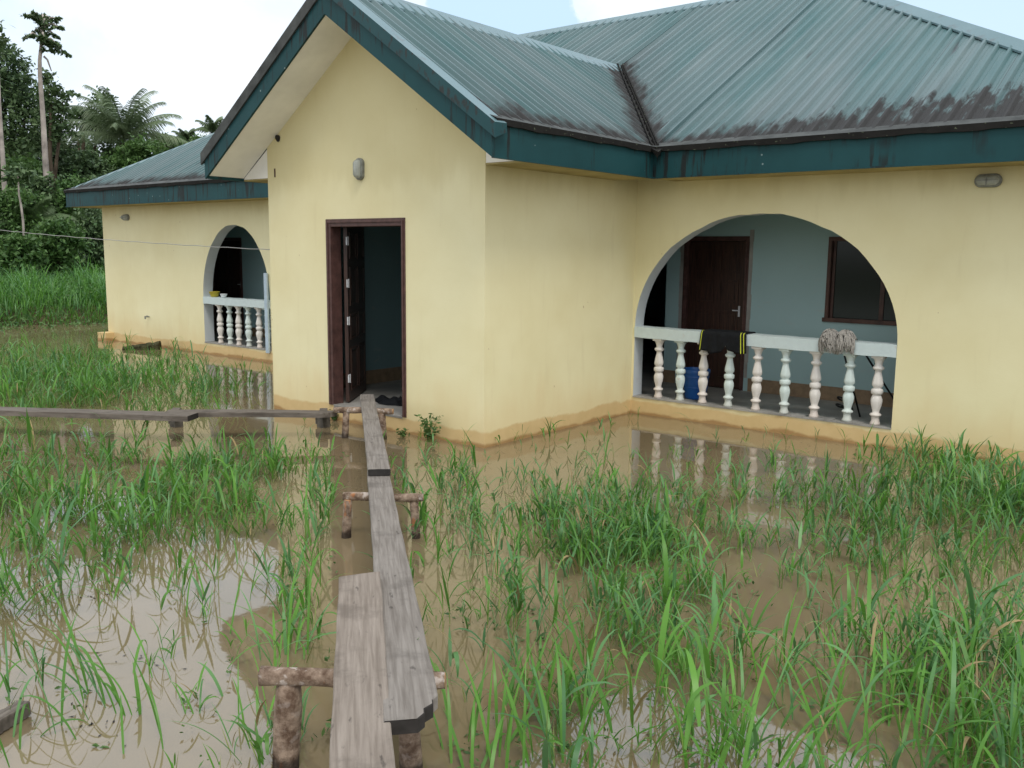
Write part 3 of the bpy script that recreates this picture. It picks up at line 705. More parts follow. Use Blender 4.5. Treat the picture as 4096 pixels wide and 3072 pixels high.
# ------------------------------------------------------------ things on and in the house
def cloth_shorts():
    t = empty('shorts', (-4.62, yC, 1.07), 'black shorts with yellow side stripes hung over the balustrade rail', 'shorts')
    m = MB(); nx_, ny_ = 34, 22; x0, x1 = -4.93, -4.37
    prof = [(yC+.205, .93), (yC+.203, 1.075), (yC+.19, 1.081), (yC+.09, 1.080), (yC-.018, 1.077), (yC-.03, 1.06)]
    def pt(i, j):
        s = i/nx_; x = x0+(x1-x0)*s
        k = j/ny_*(len(prof)+3)
        flare = .0
        if k < len(prof)-1:
            a = int(k); f = k-a; y = prof[a][0]*(1-f)+prof[a+1][0]*f; z = prof[a][1]*(1-f)+prof[a+1][1]*f
        else:
            q = (k-len(prof)+1)/4; notch = max(0, 1-abs(s-.56)/.035)*.055
            L = .198+.015*math.sin(s*9)+(.03 if .5 > s > .2 else 0)-notch
            z = 1.06-L*q; y = yC-.03-.006*math.sin(s*26)*q-.004; flare = .02*q
            x += (s-.5)*flare*2*(1 if s < .5 else .6)
        return (x, y-.003*math.sin(s*31), z)
    m.add([pt(i, j) for j in range(ny_+1) for i in range(nx_+1)], [(j*(nx_+1)+i, j*(nx_+1)+i+1, (j+1)*(nx_+1)+i+1, (j+1)*(nx_+1)+i) for j in range(ny_) for i in range(nx_)])
    o = m.build('cloth', M['black_cloth'], t, True); md = o.modifiers.new('thick', 'SOLIDIFY'); md.thickness = .004
    for s0 in (.875, .935, .022):
        m = MB(); w_ = .016
        P = []
        for j in range(int(ny_*.42), ny_+1):
            for s in (s0, s0+w_):
                x, y, z = pt(s*nx_, j); P.append((x, y-.0045, z+(.004 if j < ny_*.6 else 0)))
        m.add(P, [(2*i, 2*i+1, 2*i+3, 2*i+2) for i in range(len(P)//2-1)]); m.build('stripe', M['yellow_cloth'], t)
M['black_cloth'] = simple('black_sports_cloth', (.007, .008, .010), .8, .2, .3, 30)
M['yellow_cloth'] = simple('lime_yellow_stripe', (.55, .60, .05), .6, .3, .1, 30)
M['mopstring'] = simple('grey_mop_yarn', (.36, .34, .31), .95, .1, .35, 60, .5)
M['blackpole'] = simple('black_mop_handle', (.015, .015, .016), .35, .5, .2, 30)
M['bluepl'] = simple('blue_bucket_plastic', (.012, .10, .36), .35, .5, .15, 10)
M['yellowpl'] = simple('yellow_bowl_plastic', (.50, .40, .03), .4, .5, .1, 10)
M['whitepl'] = simple('white_bowl', (.75, .77, .78), .35, .5, .1, 10)
cloth_shorts()
def mop(x, foot, lab):
    t = empty('mop', (x, yC+.1, 1.07), lab, 'mop', 'grey string mops leaning over the balustrade'); m = MB()
    c = np.array([x, yC+.01, 1.045]); top = c+np.array([0, 0, .115])
    for i in range(400):
        az = random.uniform(0, 2*math.pi); R0 = random.uniform(.068, .110); lim = random.uniform(1.5, 2.6) if math.sin(az) < .1 else random.uniform(1.0, 1.3)
        pts = []
        for k in range(8):
            ph = .12+lim*k/7; wob_ = .16*math.sin(i*1.7+k*.9)
            q = c+np.array([math.cos(az+wob_)*math.sin(min(ph, 1.75))*R0, math.sin(az+wob_)*math.sin(min(ph, 1.75))*R0*1.0, math.cos(min(ph, 2.6))*R0*1.22+.012*math.sin(i*2.3+k*.8)])
            if q[2] < 1.085 and q[1] > yC-.022: q[1] = yC-.024-.012*random.random() if math.sin(az) < .35 else q[1]; q[2] = q[2] if math.sin(az) < .35 else 1.086
            pts.append(q)
        m.tube(pts, .0048, 4, cap=True)
    m.build('mop_head', M['mopstring'], t, True)
    h = MB(); a = top; b = np.array(foot, float); e = np.array([x+.02, yC+.215, 1.10]); h.tube([a+(0, .04, .0), e, b], .011, 8); h.build('handle', M['blackpole'], t, True)
    h = MB(); h.tube([a+(0, 0, .008), a+(0.01, .1, .0)], [.02, .014], 8); h.build('socket', M['blackpole'], t, True)
mop(-3.445, (-3.266, 10.05, .195), 'grey string mop draped over the rail, left one of the touching pair')
mop(-3.285, (-3.0, 10.66, .195), 'grey string mop draped over the rail, right one of the touching pair')
bx, by = -5.23, 9.95
t = empty('bucket', (bx, by, .19), 'blue plastic bucket on the veranda floor behind the balusters', 'bucket')
m = MB(); m.lathe([(0, .195), (.125, .195), (.13, .21), (.158, .50), (.16, .505), (.168, .515), (.168, .555), (.16, .562), (.152, .555), (.148, .50), (.122, .215), (0, .215)], bx, by, 28); m.build('body', M['bluepl'], t, True)
m = MB()
for k in range(1, 3): m.lathe([(.131+k*.012, .20+k*.13), (.137+k*.012, .205+k*.13), (.132+k*.012, .215+k*.13)], bx, by, 28)
m.build('rib', M['bluepl'], t, True)
m = MB(); pts = [(bx+.172*math.cos(a), by-.02-.10*math.sin(a)*.9, .53-.10*math.sin(a)) for a in np.linspace(0, math.pi, 14)]; m.tube(pts, .004, 6); m.build('handle', M['steel'], t, True)
def bowl(x, r, h, mat, lab):
    m = MB(); z = 1.069; m.lathe([(0, z), (r*.62, z), (r*.66, z+.004), (r*.97, z+h), (r, z+h+.002), (r*1.03, z+h+.006), (r, z+h+.008), (r*.93, z+h), (r*.6, z+.01), (0, z+.01)], x, yC+.09, 24)
    o = m.build('bowl', mat, None, True); tag(o, lab, 'bowl')
bowl(-15.0, .10, .085, M['yellowpl'], 'yellow plastic bowl on the rail of the far left balustrade')
bowl(-14.70, .066, .055, M['whitepl'], 'small white bowl beside the yellow one on the far rail')
# curled black hose on the floor behind the balusters
m = MB(); c0 = G(3375, 1640, z=.20)
m.tube([(c0[0]+.09*math.cos(a)*(1-.02*a), c0[1]+.09*math.sin(a)*(1-.02*a), .205+.013*a+.015*math.sin(a*2)) for a in np.linspace(0, 11, 50)], .011, 6)
tag(m.build('hose', M['blackpole'], None, True), 'curled black hose lying on the veranda floor below the mops', 'hose')
# board standing at the right side of the far arch
m = MB(); m.box(-13.265, yC-.055, .165, -13.180, yC-.02, 1.545)
M['board_blue'] = simple('pale_blue_board_paint', (.42, .52, .60), .6, .3, .12, 8)
tag(bevel(m.build('board', M['board_blue'])), 'narrow pale blue board standing upright beside the far left balustrade', 'board')
# crumpled dark cloths just inside the open door
def rag(name, cx_, cy_, sx_, sy_, seed, lab, mat, zb=.18):
    r_ = random.Random(seed); m = MB(); n = 30; ph = [r_.uniform(0, 6) for _ in range(6)]
    P = []
    for j in range(n+1):
        for i in range(n+1):
            a, b = i/n*2-1, j/n*2-1; rr = math.hypot(a, b); k = max(0, 1-rr**2.4)
            z = zb+.004+k*(.045+.035*math.sin(a*5+ph[0])*math.cos(b*6+ph[1])+.02*math.sin(a*11+b*7+ph[2]))
            e = 1+.12*math.sin(math.atan2(b, a)*5+ph[3])
            P.append((cx_+a*sx_*e/(max(1, rr)), cy_+b*sy_*e/(max(1, rr)), z))
    m.add(P, [(j*(n+1)+i, j*(n+1)+i+1, (j+1)*(n+1)+i+1, (j+1)*(n+1)+i) for j in range(n) for i in range(n)])
    return tag(m.build(name, mat, None, True), lab, 'rag')
rag('rag', -7.72, 7.28, .36, .17, 3, 'crumpled black cloth on the floor just inside the open front door', M['black_cloth'])
a = G(1612, 1590, z=.22); rag('rag', a[0], a[1], .08, .07, 8, 'small dark cloth tucked against the right side of the front doorway', M['black_cloth'])

# ------------------------------------------------------------ walkway: planks and trestles
def plank(name, A, B, w0, w1, th_, mat, lab, cut=None, grp=None, skew=0, pointed=0):
    """A, B = centre points of the top face at the two ends"""
    A, B = Vector(A), Vector(B); d = (B-A); L = d.length; x = d.normalized(); y = Vector((0, 0, 1)).cross(x).normalized(); z = x.cross(y)
    m = MB(); n = 40; rr = random.Random(hash(lab) % 1000 if False else len(lab)); ph = [rr.uniform(0, 6) for _ in range(4)]
    rows = []; n = 120 if cut else n
    for i in range(n+1):
        s = i/n; hwid = (w0*(1-s)+w1*s)/2; X = s*L
        e0 = .0018*math.sin(s*7+ph[0])+.0015*math.sin(s*41+ph[1]); e1 = .0018*math.sin(s*6+ph[2])+.0015*math.sin(s*37+ph[3])
        zz = .004*math.sin(s*5+ph[0])
        l, r = hwid+e0, -hwid+e1
        if pointed and s > 1-pointed: k = (s-1+pointed)/pointed; r += hwid*1.3*k**1.5
        xs0 = X
        row = [(X, r, zz-th_), (X, r, zz-.004), (X, r+.004, zz), (X, 0, zz+.001), (X, l-.004, zz), (X, l, zz-.004), (X, l, zz-th_)]
        if cut and s > 1-cut[0]:
            k = (s-(1-cut[0]))/cut[0]; c = cut[1]*k+.008*math.sin(k*13)
            row = [(q[0], q[1]-(c if q[1] > .001 else 0), q[2]) for q in row]
        if i in (0, n):
            row = [(q[0]+(.006*math.sin(q[1]*60+ph[1]))+(q[1]*skew if i == 0 else 0), q[1], q[2]) for q in row]
        rows.append(row)
    k = 7
    m.add([v for r_ in rows for v in r_], [(i*k+j, i*k+(j+1) % k, (i+1)*k+(j+1) % k, (i+1)*k+j) for i in range(n) for j in range(k)])
    if cut:
        for i in range(n):
            if i/n >= 1-cut[0]-.001:
                for j in (4, 5): m.m[i*k+j] = 1
    m.add(rows[0], [(6, 5, 4, 3, 2, 1, 0)], 1); m.add(rows[-1], [(0, 1, 2, 3, 4, 5, 6)], 1)
    me = m.mesh(name); o = bpy.data.objects.new(name, me); C.objects.link(o); me.materials.append(mat); me.materials.append(M['cut'])
    norm_out(o)
    o.matrix_basis = Matrix(((x.x, y.x, z.x, A.x), (x.y, y.y, z.y, A.y), (x.z, y.z, z.z, A.z), (0, 0, 0, 1)))
    tag(o, lab, 'plank', grp); return o
def mid(u0, v0, u1, v1, z): return (G(u0, v0, z=z)+G(u1, v1, z=z))/2
GP = 'planks of the makeshift walkway'
plank('plank', mid(1472, 1905, 1557, 1905, .372)+np.array([-.12, .105, 0]), mid(1562, 2895, 1742, 2860, .455), .155, .19, .05, M['plank_a'], 'long grey plank with a broken corner in the middle of the walkway', (.04, .075), GP)
plank('plank', mid(1445, 1576, 1490, 1580, .377), mid(1480, 1879, 1555, 1879, .425), .15, .155, .045, M['plank_a'], 'grey plank running up to the open front door', None, GP)
a3, b3 = mid(1372, 2312, 1502, 2288, .458), mid(1350, 3072, 1550, 3072, .458); dv = (b3-a3)
plank('plank', a3, a3+dv*1.75, .19, .19, .045, M['plank_b'], 'wide brownish plank nearest the camera beside the broken one', None, GP, skew=-.3)
a4, b4 = mid(0, 1622, 0, 1644, .27), mid(795, 1646, 748, 1673, .285)
plank('plank', a4+(a4-b4)*.9, b4, .22, .22, .055, M['plank_c'], 'dark plank half hidden in grass at the left edge of the photo', None, GP)
a5, b5 = mid(630, 1637, 700, 1650, .29), mid(1352, 1638, 1340, 1654, .27)
plank('plank', a5, b5, .19, .17, .05, M['plank_c'], 'dark plank with a pointed end reaching the trestle by the door', None, GP, pointed=.09)
def log(m, a, b, r0, r1, bend=0.01, n=9, seg=14):
    a, b = np.array(a, float), np.array(b, float); pts = []; d = b-a; sd_ = np.cross(d, (0, 0, 1.)); sd_ = sd_/(np.linalg.norm(sd_)+1e-6) if np.linalg.norm(sd_) > .05*np.linalg.norm(d) else np.array([1., 0, 0])
    ph = random.uniform(0, 6)
    for i in range(n):
        s = i/(n-1); pts.append(a+d*s+sd_*bend*math.sin(s*3.14+ph)+np.array([0, 0, bend*.5*math.sin(s*5+ph)*math.sin(s*math.pi)]))
    m.tube(pts, [(r0*(1-i/(n-1))+r1*i/(n-1))*random.uniform(.92, 1.1) for i in range(n)], seg, 0, True, .10, 1)
def trestle(P0, P1, rP0, rP1, c0, c1, rc, lab):
    P0, P1 = np.array(P0), np.array(P1); base = (P0+P1)/2
    t = empty('trestle', (base[0], base[1], 0), lab, 'trestle', 'log trestles under the walkway')
    for P, r, c in ((P0, rP0, c0), (P1, rP1, c1)):
        m = MB(); c = np.array(c); ind = (base-P)/np.linalg.norm(base-P); top = P+ind*.022; top[2] = c[2]-rc*.6; bs_ = P-ind*.022; log(m, (bs_[0], bs_[1], -.45), top, r*1.03, r*.95, .006)
        norm_out(m.build('post', [M['bark_post'], M['cut_wood']], t, True))
    e_ = (np.array(c1)-np.array(c0)); e_ = e_/np.linalg.norm(e_); m = MB(); log(m, c0-e_*.03, c1+e_*.03, rc, rc*.92, .012, 12); norm_out(m.build('crossbar', [M['bark'], M['cut_wood']], t, True))
c0, c1 = G(1352, 1640, z=.295), G(1562, 1645, z=.295); trestle((c0[0]+.05, c0[1]+.04, 0), (c1[0]-.05, c1[1]-.05, 0), .036, .040, c0-(c1-c0)*.03, c1, .034, 'log trestle in the water right below the front door')
c0, c1 = G(1392, 1985, z=.288), G(1676, 1990, z=.288); trestle((c0[0]-.01, c0[1]-.02, 0), (c1[0]-.02, c1[1]+.0, 0), .032, .030, c0, c1, .030, 'log trestle standing in grass under the middle of the walkway')
c0, c1 = G(1078, 2702, z=.372), G(1748, 2722, z=.372); trestle((c0[0]+.035, c0[1]+.035, 0), (c1[0]-.07, c1[1]-.06, 0), .050, .042, c0, c1, .036, 'log trestle with split orange ends nearest the camera')
# block supports under the left planks
def support(c, lab, sp=.0):
    t = empty('support', (c[0], c[1], 0), lab, 'support'); z = .217
    m = MB(); m.obox(c+np.array([-.05, .045, .170]), c+np.array([.12, -.10, .170]), np.array([.03, .03, 0]), np.array([0, 0, .03])); m.build('crosspiece', M['plank_c'], t)
    m = MB(); m.box(c[0]-.055, c[1]-.05, -.45, c[0]+.055, c[1]+.05, .137); m.box(c[0]-.075, c[1]-.055, .03, c[0]-.056, c[1]+.03, .12); m.build('block', M['blockm'], t)
M['blockm'] = simple('wet_grey_block', (.10, .09, .075), .85, .2, .4, 14, .5, .01)
s1 = G(1292, 1712, z=0)+np.array([-.05, .05, 0]); support(s1, 'stacked grey blocks carrying the pointed plank near the door')
s2 = G(705, 1712, z=0)+np.array([-.08, .05, 0]); support(s2, 'dark wooden support under the overlap of the two left planks')
# mossy slab lying in the water by the far wall, broken plank at the lower left
m = MB(); a, b = G(492, 1395, z=.02), G(640, 1385, z=.05)
n = 16; P = []
for i in range(n+1):
    s = i/n; c = a*(1-s)+b*s; wv = np.array([.12, -.10, 0])*(.35+.65*math.sin(min(1, s*1.4+.12)*math.pi/2))
    for k, (wk, hk) in enumerate(((-1, -.05), (-1, .05), (-.5, .10), (.3, .11), (1, .055), (1, -.05))):
        P.append(c+wv*wk+np.array([0, 0, -.01+hk*(.45+.55*s)+random.uniform(-.012, .012)]))
m.add(P, [(i*6+j, i*6+(j+1) % 6, (i+1)*6+(j+1) % 6, (i+1)*6+j) for i in range(n) for j in range(6)]+[(5, 4, 3, 2, 1, 0), tuple(n*6+j for j in range(6))])
M['moss'] = simple('mossy_slab', (.060, .058, .030), .95, .15, .6, 9, .8, .03)
tag(norm_out(m.build('slab', M['moss'])), 'dark mossy slab in the water below the wall tap', 'slab')
a, b = G(-60, 2900, z=.06), G(92, 2800, z=.07)
plank('driftwood', a, b, .07, .06, .06, M['plank_c'], 'dark broken piece of wood floating at the lower left edge'); bpy.data.objects['driftwood']['category'] = 'driftwood'
# clothes line from the porch corner off to the left
m = MB(); a = np.array([xAL-.0, 6.79, 1.945]); b = G(0, 897, y=6.6); b2 = b+(b-a)*.9; pts = []
mat_w = simple('thin_grey_wire', (.30, .30, .28), .5, .4, .1, 5, 0)
for i in range(60):
    s = i/59; q = a*(1-s)+b2*s; pts.append(q+np.array([0, 0, -.10*4*s*(1-s)*1.0+.004*math.sin(i*2.1)]))
m.tube(pts, .005, 5); tag(m.build('clothes_line', mat_w, None, True), 'thin wire strung across the far wall from the porch corner', 'wire')

# ------------------------------------------------------------ vegetation
def blades_mesh(name, B, mats, parent=None):
    """B: arrays base(n,3), dir(n,2 unit horiz), length, width, lean0, curl, tint, matidx -> ribbon blades"""
    base, d, L, wd, lean, curl, tint, mi, nseg = B; n = len(L)
    s = np.linspace(0, 1, nseg+1)
    ang = lean[:, None]+curl[:, None]*s[None, :]**1.6                     # angle from vertical along the blade
    ds = L[:, None]/nseg
    hx = np.concatenate([np.zeros((n, 1)), np.cumsum(np.sin(ang[:, :-1])*ds, 1)], 1); hz = np.concatenate([np.zeros((n, 1)), np.cumsum(np.cos(ang[:, :-1])*ds, 1)], 1)
    c = base[:, None, :]+np.stack([hx*d[:, None, 0], hx*d[:, None, 1], hz], 2)
    wprof = np.minimum(1, .45+s*3.0)*np.clip((1-s)*2.6, 0.03, 1)
    side = np.stack([-d[:, 1], d[:, 0], np.zeros(n)], 1); tw = rng.uniform(-.5, .5, n)
    sd2 = side*np.cos(tw)[:, None]+np.array([0, 0, 1.])*np.sin(tw)[:, None]*.6
    off = sd2[:, None, :]*(wd[:, None]*wprof[None, :]*.5)[..., None]
    V = np.stack([c-off, c+off], 2).reshape(-1, 3)                        # n,(nseg+1),2
    k = np.arange(n)[:, None]*(nseg+1)*2+np.arange(nseg)[None, :]*2
    Fq = np.stack([k, k+1, k+3, k+2], 2).reshape(-1, 4)
    me = mesh_np(name, V, Fq, np.repeat(mi, nseg)); at = me.attributes.new('tint', 'FLOAT', 'POINT')
    at.data.foreach_set('value', np.repeat(tint, (nseg+1)*2).astype(np.float32))
    return link(name, me, mats, parent, True)
def mesh_np(name, V, Fq, mi=None):
    me = bpy.data.meshes.new(name); k = Fq.shape[1]
    me.vertices.add(len(V)); me.vertices.foreach_set('co', V.astype(np.float32).ravel())
    me.loops.add(Fq.size); me.loops.foreach_set('vertex_index', Fq.ravel().astype(np.int32))
    me.polygons.add(len(Fq)); me.polygons.foreach_set('loop_start', np.arange(0, Fq.size, k, dtype=np.int32))
    if mi is not None: me.polygons.foreach_set('material_index', mi.astype(np.int32))
    me.update(calc_edges=True); me.validate(); return me
def pix(P):                                      # world (n,3) -> photograph coordinates
    d = P-CP; z = d@FW; return 2048+FPX*(d@RT)/z, 1536+FPX*(d@DN)/z, z
# density patches over the water: (u, v, ru, rv, plants per m2, height)
PATCH = [(150, 1590, 340, 75, 90, .40), (480, 2010, 420, 110, 60, .38), (950, 2000, 230, 90, 46, .36), (300, 2200, 330, 80, 34, .4), (3500, 1900, 240, 40, 16, .22), (3400, 2250, 300, 120, 22, .3), (500, 1560, 300, 60, 42, .42), (760, 1590, 120, 70, 30, .40), (90, 1480, 260, 55, 34, .40), (420, 1470, 130, 35, 16, .34),
         (640, 1440, 60, 22, 22, .3), (900, 1500, 120, 30, 9, .26), (280, 1700, 330, 30, 30, .28), (620, 1740, 120, 40, 18, .3),
         (1190, 1870, 95, 45, 110, .34), (850, 1900, 260, 65, 50, .34), (380, 1930, 300, 70, 26, .36), (90, 2040, 230, 150, 46, .46), (420, 2120, 330, 110, 52, .44), (760, 2060, 280, 95, 56, .42),
         (1150, 2080, 170, 110, 34, .40), (1010, 2250, 260, 120, 22, .40), (480, 2280, 380, 90, 26, .40), (1180, 2480, 140, 170, 34, .46), (1340, 2060, 90, 90, 28, .36),
         (150, 2420, 170, 110, 14, .38), (650, 2560, 300, 170, 5, .34), (120, 2980, 190, 140, 10, .32), (620, 2960, 360, 130, 6, .28), (1000, 2950, 120, 120, 8, .30),
         (1820, 2020, 180, 120, 22, .28), (1800, 2260, 180, 200, 26, .36), (2010, 2130, 170, 160, 34, .34), (2330, 2230, 200, 130, 125, .34), (2600, 2170, 230, 120, 120, .34), (2620, 2330, 180, 110, 80, .32),
         (2180, 2060, 200, 70, 46, .28), (2500, 2040, 300, 60, 26, .28), (1950, 2420, 230, 120, 22, .42), (2450, 2530, 300, 120, 34, .36), (2780, 2440, 200, 110, 42, .38), (2900, 2150, 200, 120, 22, .3),
         (1850, 2900, 150, 200, 42, .52), (2100, 2850, 190, 180, 42, .50), (2380, 2900, 230, 150, 22, .46), (2650, 2830, 260, 130, 18, .44), (2750, 2660, 300, 90, 18, .36),
         (2900, 2020, 160, 60, 12, .28), (3300, 2000, 260, 90, 26, .30), (3650, 2010, 190, 100, 85, .36), (3930, 2080, 220, 150, 105, .40), (3520, 2160, 180, 80, 46, .32), (3850, 1900, 130, 40, 26, .30),
         (2800, 1880, 500, 70, 9, .24), (1900, 1900, 110, 40, 12, .22), (3400, 2420, 420, 190, 13, .32), (3900, 2500, 260, 180, 20, .42), (3330, 2740, 330, 130, 46, .46), (3750, 2850, 380, 190, 62, .50), (3300, 2980, 400, 120, 60, .50), (4000, 3050, 330, 220, 62, .52),
         (2950, 2960, 260, 120, 28, .46), (2050, 3060, 400, 60, 20, .46), (4350, 2400, 300, 700, 45, .42), (-350, 2200, 300, 400, 30, .42), (3080, 2250, 150, 70, 10, .26)]
poly_x, poly_y = rng.uniform(-21, 1.5, 400000), rng.uniform(.6, 12.0, 400000)
Pw = np.stack([poly_x, poly_y, np.zeros_like(poly_x)], 1)
u_, v_, z_ = pix(Pw); ok = (z_ > 1.5) & (u_ > -700) & (u_ < 4800) & (v_ < 3500)
Pw, u_, v_ = Pw[ok], u_[ok], v_[ok]; area_d = 400000/(22.5*11.4)
den = np.zeros(len(Pw)); hgt = np.zeros(len(Pw)); wsum = np.full(len(Pw), 1e-6)
for (a, b, ra, rb, dd, hh) in PATCH:
    dd = dd*(1.6 if b > 2600 and a > 1700 else 1.25 if a > 1700 else 1); hh = min(hh, .40); ra, rb, dd = ra*1.3, rb*1.3, min(dd, 135)*.66; q = ((u_-a)/ra)**2+((v_-b)/rb)**2; k = np.exp(-q*1.15)*(q < 5); den += dd*k; hgt += hh*k*dd; wsum += k*dd
den += 5.5*(u_ > 1650)*np.clip((v_-1850)/250, .12, 1)+4.5*(u_ < 1350)*(v_ > 1780)*(v_ < 2500)+1.2*(v_ > 1650)+3.0*(u_ < 1000)*(v_ > 2400); hgt = np.where(wsum > 1.5, hgt/wsum, .27)
cl = np.zeros(len(Pw))
for fx, fy, ph in ((3.1, 2.3, 0), (-2.2, 3.7, 1.3), (5.9, -4.1, 2.1), (7.3, 8.1, .4), (-11, 6.3, 3)): cl += np.sin(Pw[:, 0]*fx+Pw[:, 1]*fy+ph)
den *= np.clip(.72+.34*cl, .05, 2.3)
den *= np.where((u_ < 1320) & (v_ > 1690) & (v_ < 1800), .22, 1)*np.where((u_ < 1350) & (v_ > 1800), .8, 1)
# nothing grows through planks, house or walkway gap
def near_seg(P, a, b, r):
    a, b = np.array(a[:2]), np.array(b[:2]); d = b-a; t = np.clip(((P[:, :2]-a)@d)/(d@d), 0, 1); return np.linalg.norm(P[:, :2]-a-t[:, None]*d, axis=1) < r
bad = near_seg(Pw, (-7.5, 6.5), (-1.0, .8), .17) | near_seg(Pw, a3, a3+dv*1.75, .15) | near_seg(Pw, a5, b5, .10) | near_seg(Pw, a4, b4, .06)
bad |= (Pw[:, 1] > yC-.08) | ((Pw[:, 0] > xAL-.05) & (Pw[:, 0] < xAB+.05) & (Pw[:, 1] > yA-.08)) | (np.hypot(Pw[:, 0], Pw[:, 1]) < 1.1)
sel = (rng.random(len(Pw)) < den*2.5/area_d) & ~bad
Pw, hgt, uu, vv = Pw[sel], hgt[sel], u_[sel], v_[sel]
def grass_plants(P, H, bluep, name_mats):
    n = len(P); H = H*rng.uniform(.40, 1.15, n); big = rng.random(n) < .12; H = np.where(big, H*1.4, H)
    bases, dirs, Ls, Ws, le, cu, ti, mi = [], [], [], [], [], [], [], []
    tint = rng.random(n); blue = (rng.random(n) < bluep).astype(int)
    sa = rng.uniform(0, 2*math.pi, n); sl = np.abs(rng.normal(0, .34, n))
    sdv = np.stack([np.cos(sa)*np.sin(sl), np.sin(sa)*np.sin(sl), np.cos(sl)], 1)
    sh = H*rng.uniform(.45, .75, n)
    # stems
    bases.append(P+[0, 0, -.05]); dirs.append(np.stack([np.cos(sa), np.sin(sa)], 1)); Ls.append(sh+.06); Ws.append(np.full(n, .0055)); le.append(sl); cu.append(rng.uniform(0, .15, n)); ti.append(tint); mi.append(np.full(n, 2))
    for k in range(5):
        m_ = rng.random(n) < (1, .98, .95, .8, .5)[k]; q = int(m_.sum())
        f = (k+.35)/5*rng.uniform(.75, 1.15, q); f = np.clip(f, .02, 1)
        aa = sa[m_]+k*2.6+rng.normal(0, .5, q)
        if k == 0: aa = rng.uniform(0, 6.28, q)
        bases.append((P+sdv*sh[:, None])[m_]*f[:, None]+P[m_]*(1-f[:, None])); dirs.append(np.stack([np.cos(aa), np.sin(aa)], 1))
        Ls.append(H[m_]*rng.uniform(.42, .85, q)); Ws.append(rng.uniform(.006, .017, q)*(.45+H[m_]*1.5)*1.25*name_mats)
        le.append(rng.uniform(.10, .80, q)); cu.append(np.abs(rng.normal(1.25, .85, q))); ti.append(np.clip(tint[m_]*.6+rng.random(q)*.45, 0, 1)); mi.append(np.where(rng.random(q) < .02, 3, blue[m_]))
    cat = np.concatenate
    return cat(bases), cat(dirs), cat(Ls), cat(Ws), cat(le), cat(cu), cat(ti), cat(mi)
def split(P, H, k): m_ = rng.random(len(P)) < k; return m_
bl = np.where((uu > 1650) & (vv < 2750), .5, .25)
kb = rng.random(len(Pw)) < .55                    # broad bladed plants; the rest are finer and lower
for nm, sel_, hs, ws, lab in (('grass', kb, 1.0, 1.0, 'tall broad bladed green grass growing up through the flood water'), ('fine_grass', ~kb, .78, .55, 'finer lower grass between the broad blades in the flood water')):
    gb = grass_plants(Pw[sel_], hgt[sel_]*hs, bl[sel_], ws)
    tag(blades_mesh(nm, (*gb, 7), [M['grass'], M['grass_blue'], M['stem'], M['dead']]), lab, 'grass', kind='stuff'); print(nm, len(gb[2]))
# big single fronds leaning over the lower left water and right side
def long_blades(pts, spread=0):
    bs = [[], [], [], [], [], [], [], []]
    for (u, v, du, dv2, L, w2, curl) in pts:
        p0 = G(u, v, z=0); p1 = G(u+du, v+dv2, z=0); 
        d = (p1-p0)[:2]; d = d/np.linalg.norm(d)
        for x, y in zip(bs, (p0+[0, 0, -.02], d, L, w2, .45+.3*random.random(), curl, random.uniform(.5, 1), 0)): x.append(y)
    return [np.array(x, float) for x in bs]
pts = []
for i in range(12): pts.append((500+random.uniform(-70, 70)-i*12, 2870+random.uniform(-20, 20)-i*8, -400+random.uniform(-100, 260), random.uniform(-360, 20), random.uniform(.25, .65), random.uniform(.008, .015), random.uniform(.5, 1.5)))
for i in range(4): pts.append((770+random.uniform(-40, 40), 2860, random.uniform(-260, 200), -160, random.uniform(.2, .35), .010, .9))
for i in range(9): pts.append((60+random.uniform(-60, 60), 2450+random.uniform(-40, 40), 400, random.uniform(-160, 60), random.uniform(.45, .7), .017, random.uniform(.5, 1.2)))
for i in range(70):
    u0, v0 = random.uniform(-60, 1250), random.uniform(2050, 3080); pts.append((u0, v0, random.uniform(-260, 260), random.uniform(-260, 60), random.uniform(.25, .62), random.uniform(.008, .016), random.uniform(.5, 1.6)))
for i in range(10): pts.append((1180+random.uniform(-60, 60), 2600+random.uniform(-50, 30), random.uniform(-200, 260), random.uniform(-260, 40), random.uniform(.35, .6), .015, random.uniform(.3, 1.1)))
for i in range(34): pts.append((random.uniform(1750, 2350), random.uniform(2860, 3150), random.uniform(-160, 200), random.uniform(-260, -60), random.uniform(.3, .58), random.uniform(.010, .019), random.uniform(.2, 1.3)))
for i in range(130): pts.append((random.uniform(2900, 4250), random.uniform(2700, 3250), random.uniform(-260, 260), random.uniform(-260, 60), random.uniform(.3, .6), random.uniform(.010, .019), random.uniform(.3, 1.5)))
b_ = long_blades(pts); b_[4] *= rng.uniform(.2, 1.5, len(pts)); b_[5] *= rng.uniform(.8, 2.4, len(pts)); b_[3] *= rng.uniform(.6, 1.15, len(pts)); b_[2] *= rng.uniform(.8, 1.1, len(pts)); b_[7] = (rng.random(len(pts)) < .25).astype(int)
tag(blades_mesh('grass', (*b_, 12), [M['grass'], M['grass_blue'], M['stem']]), 'long broad grass leaves arching over the nearest water', 'grass', kind='stuff')
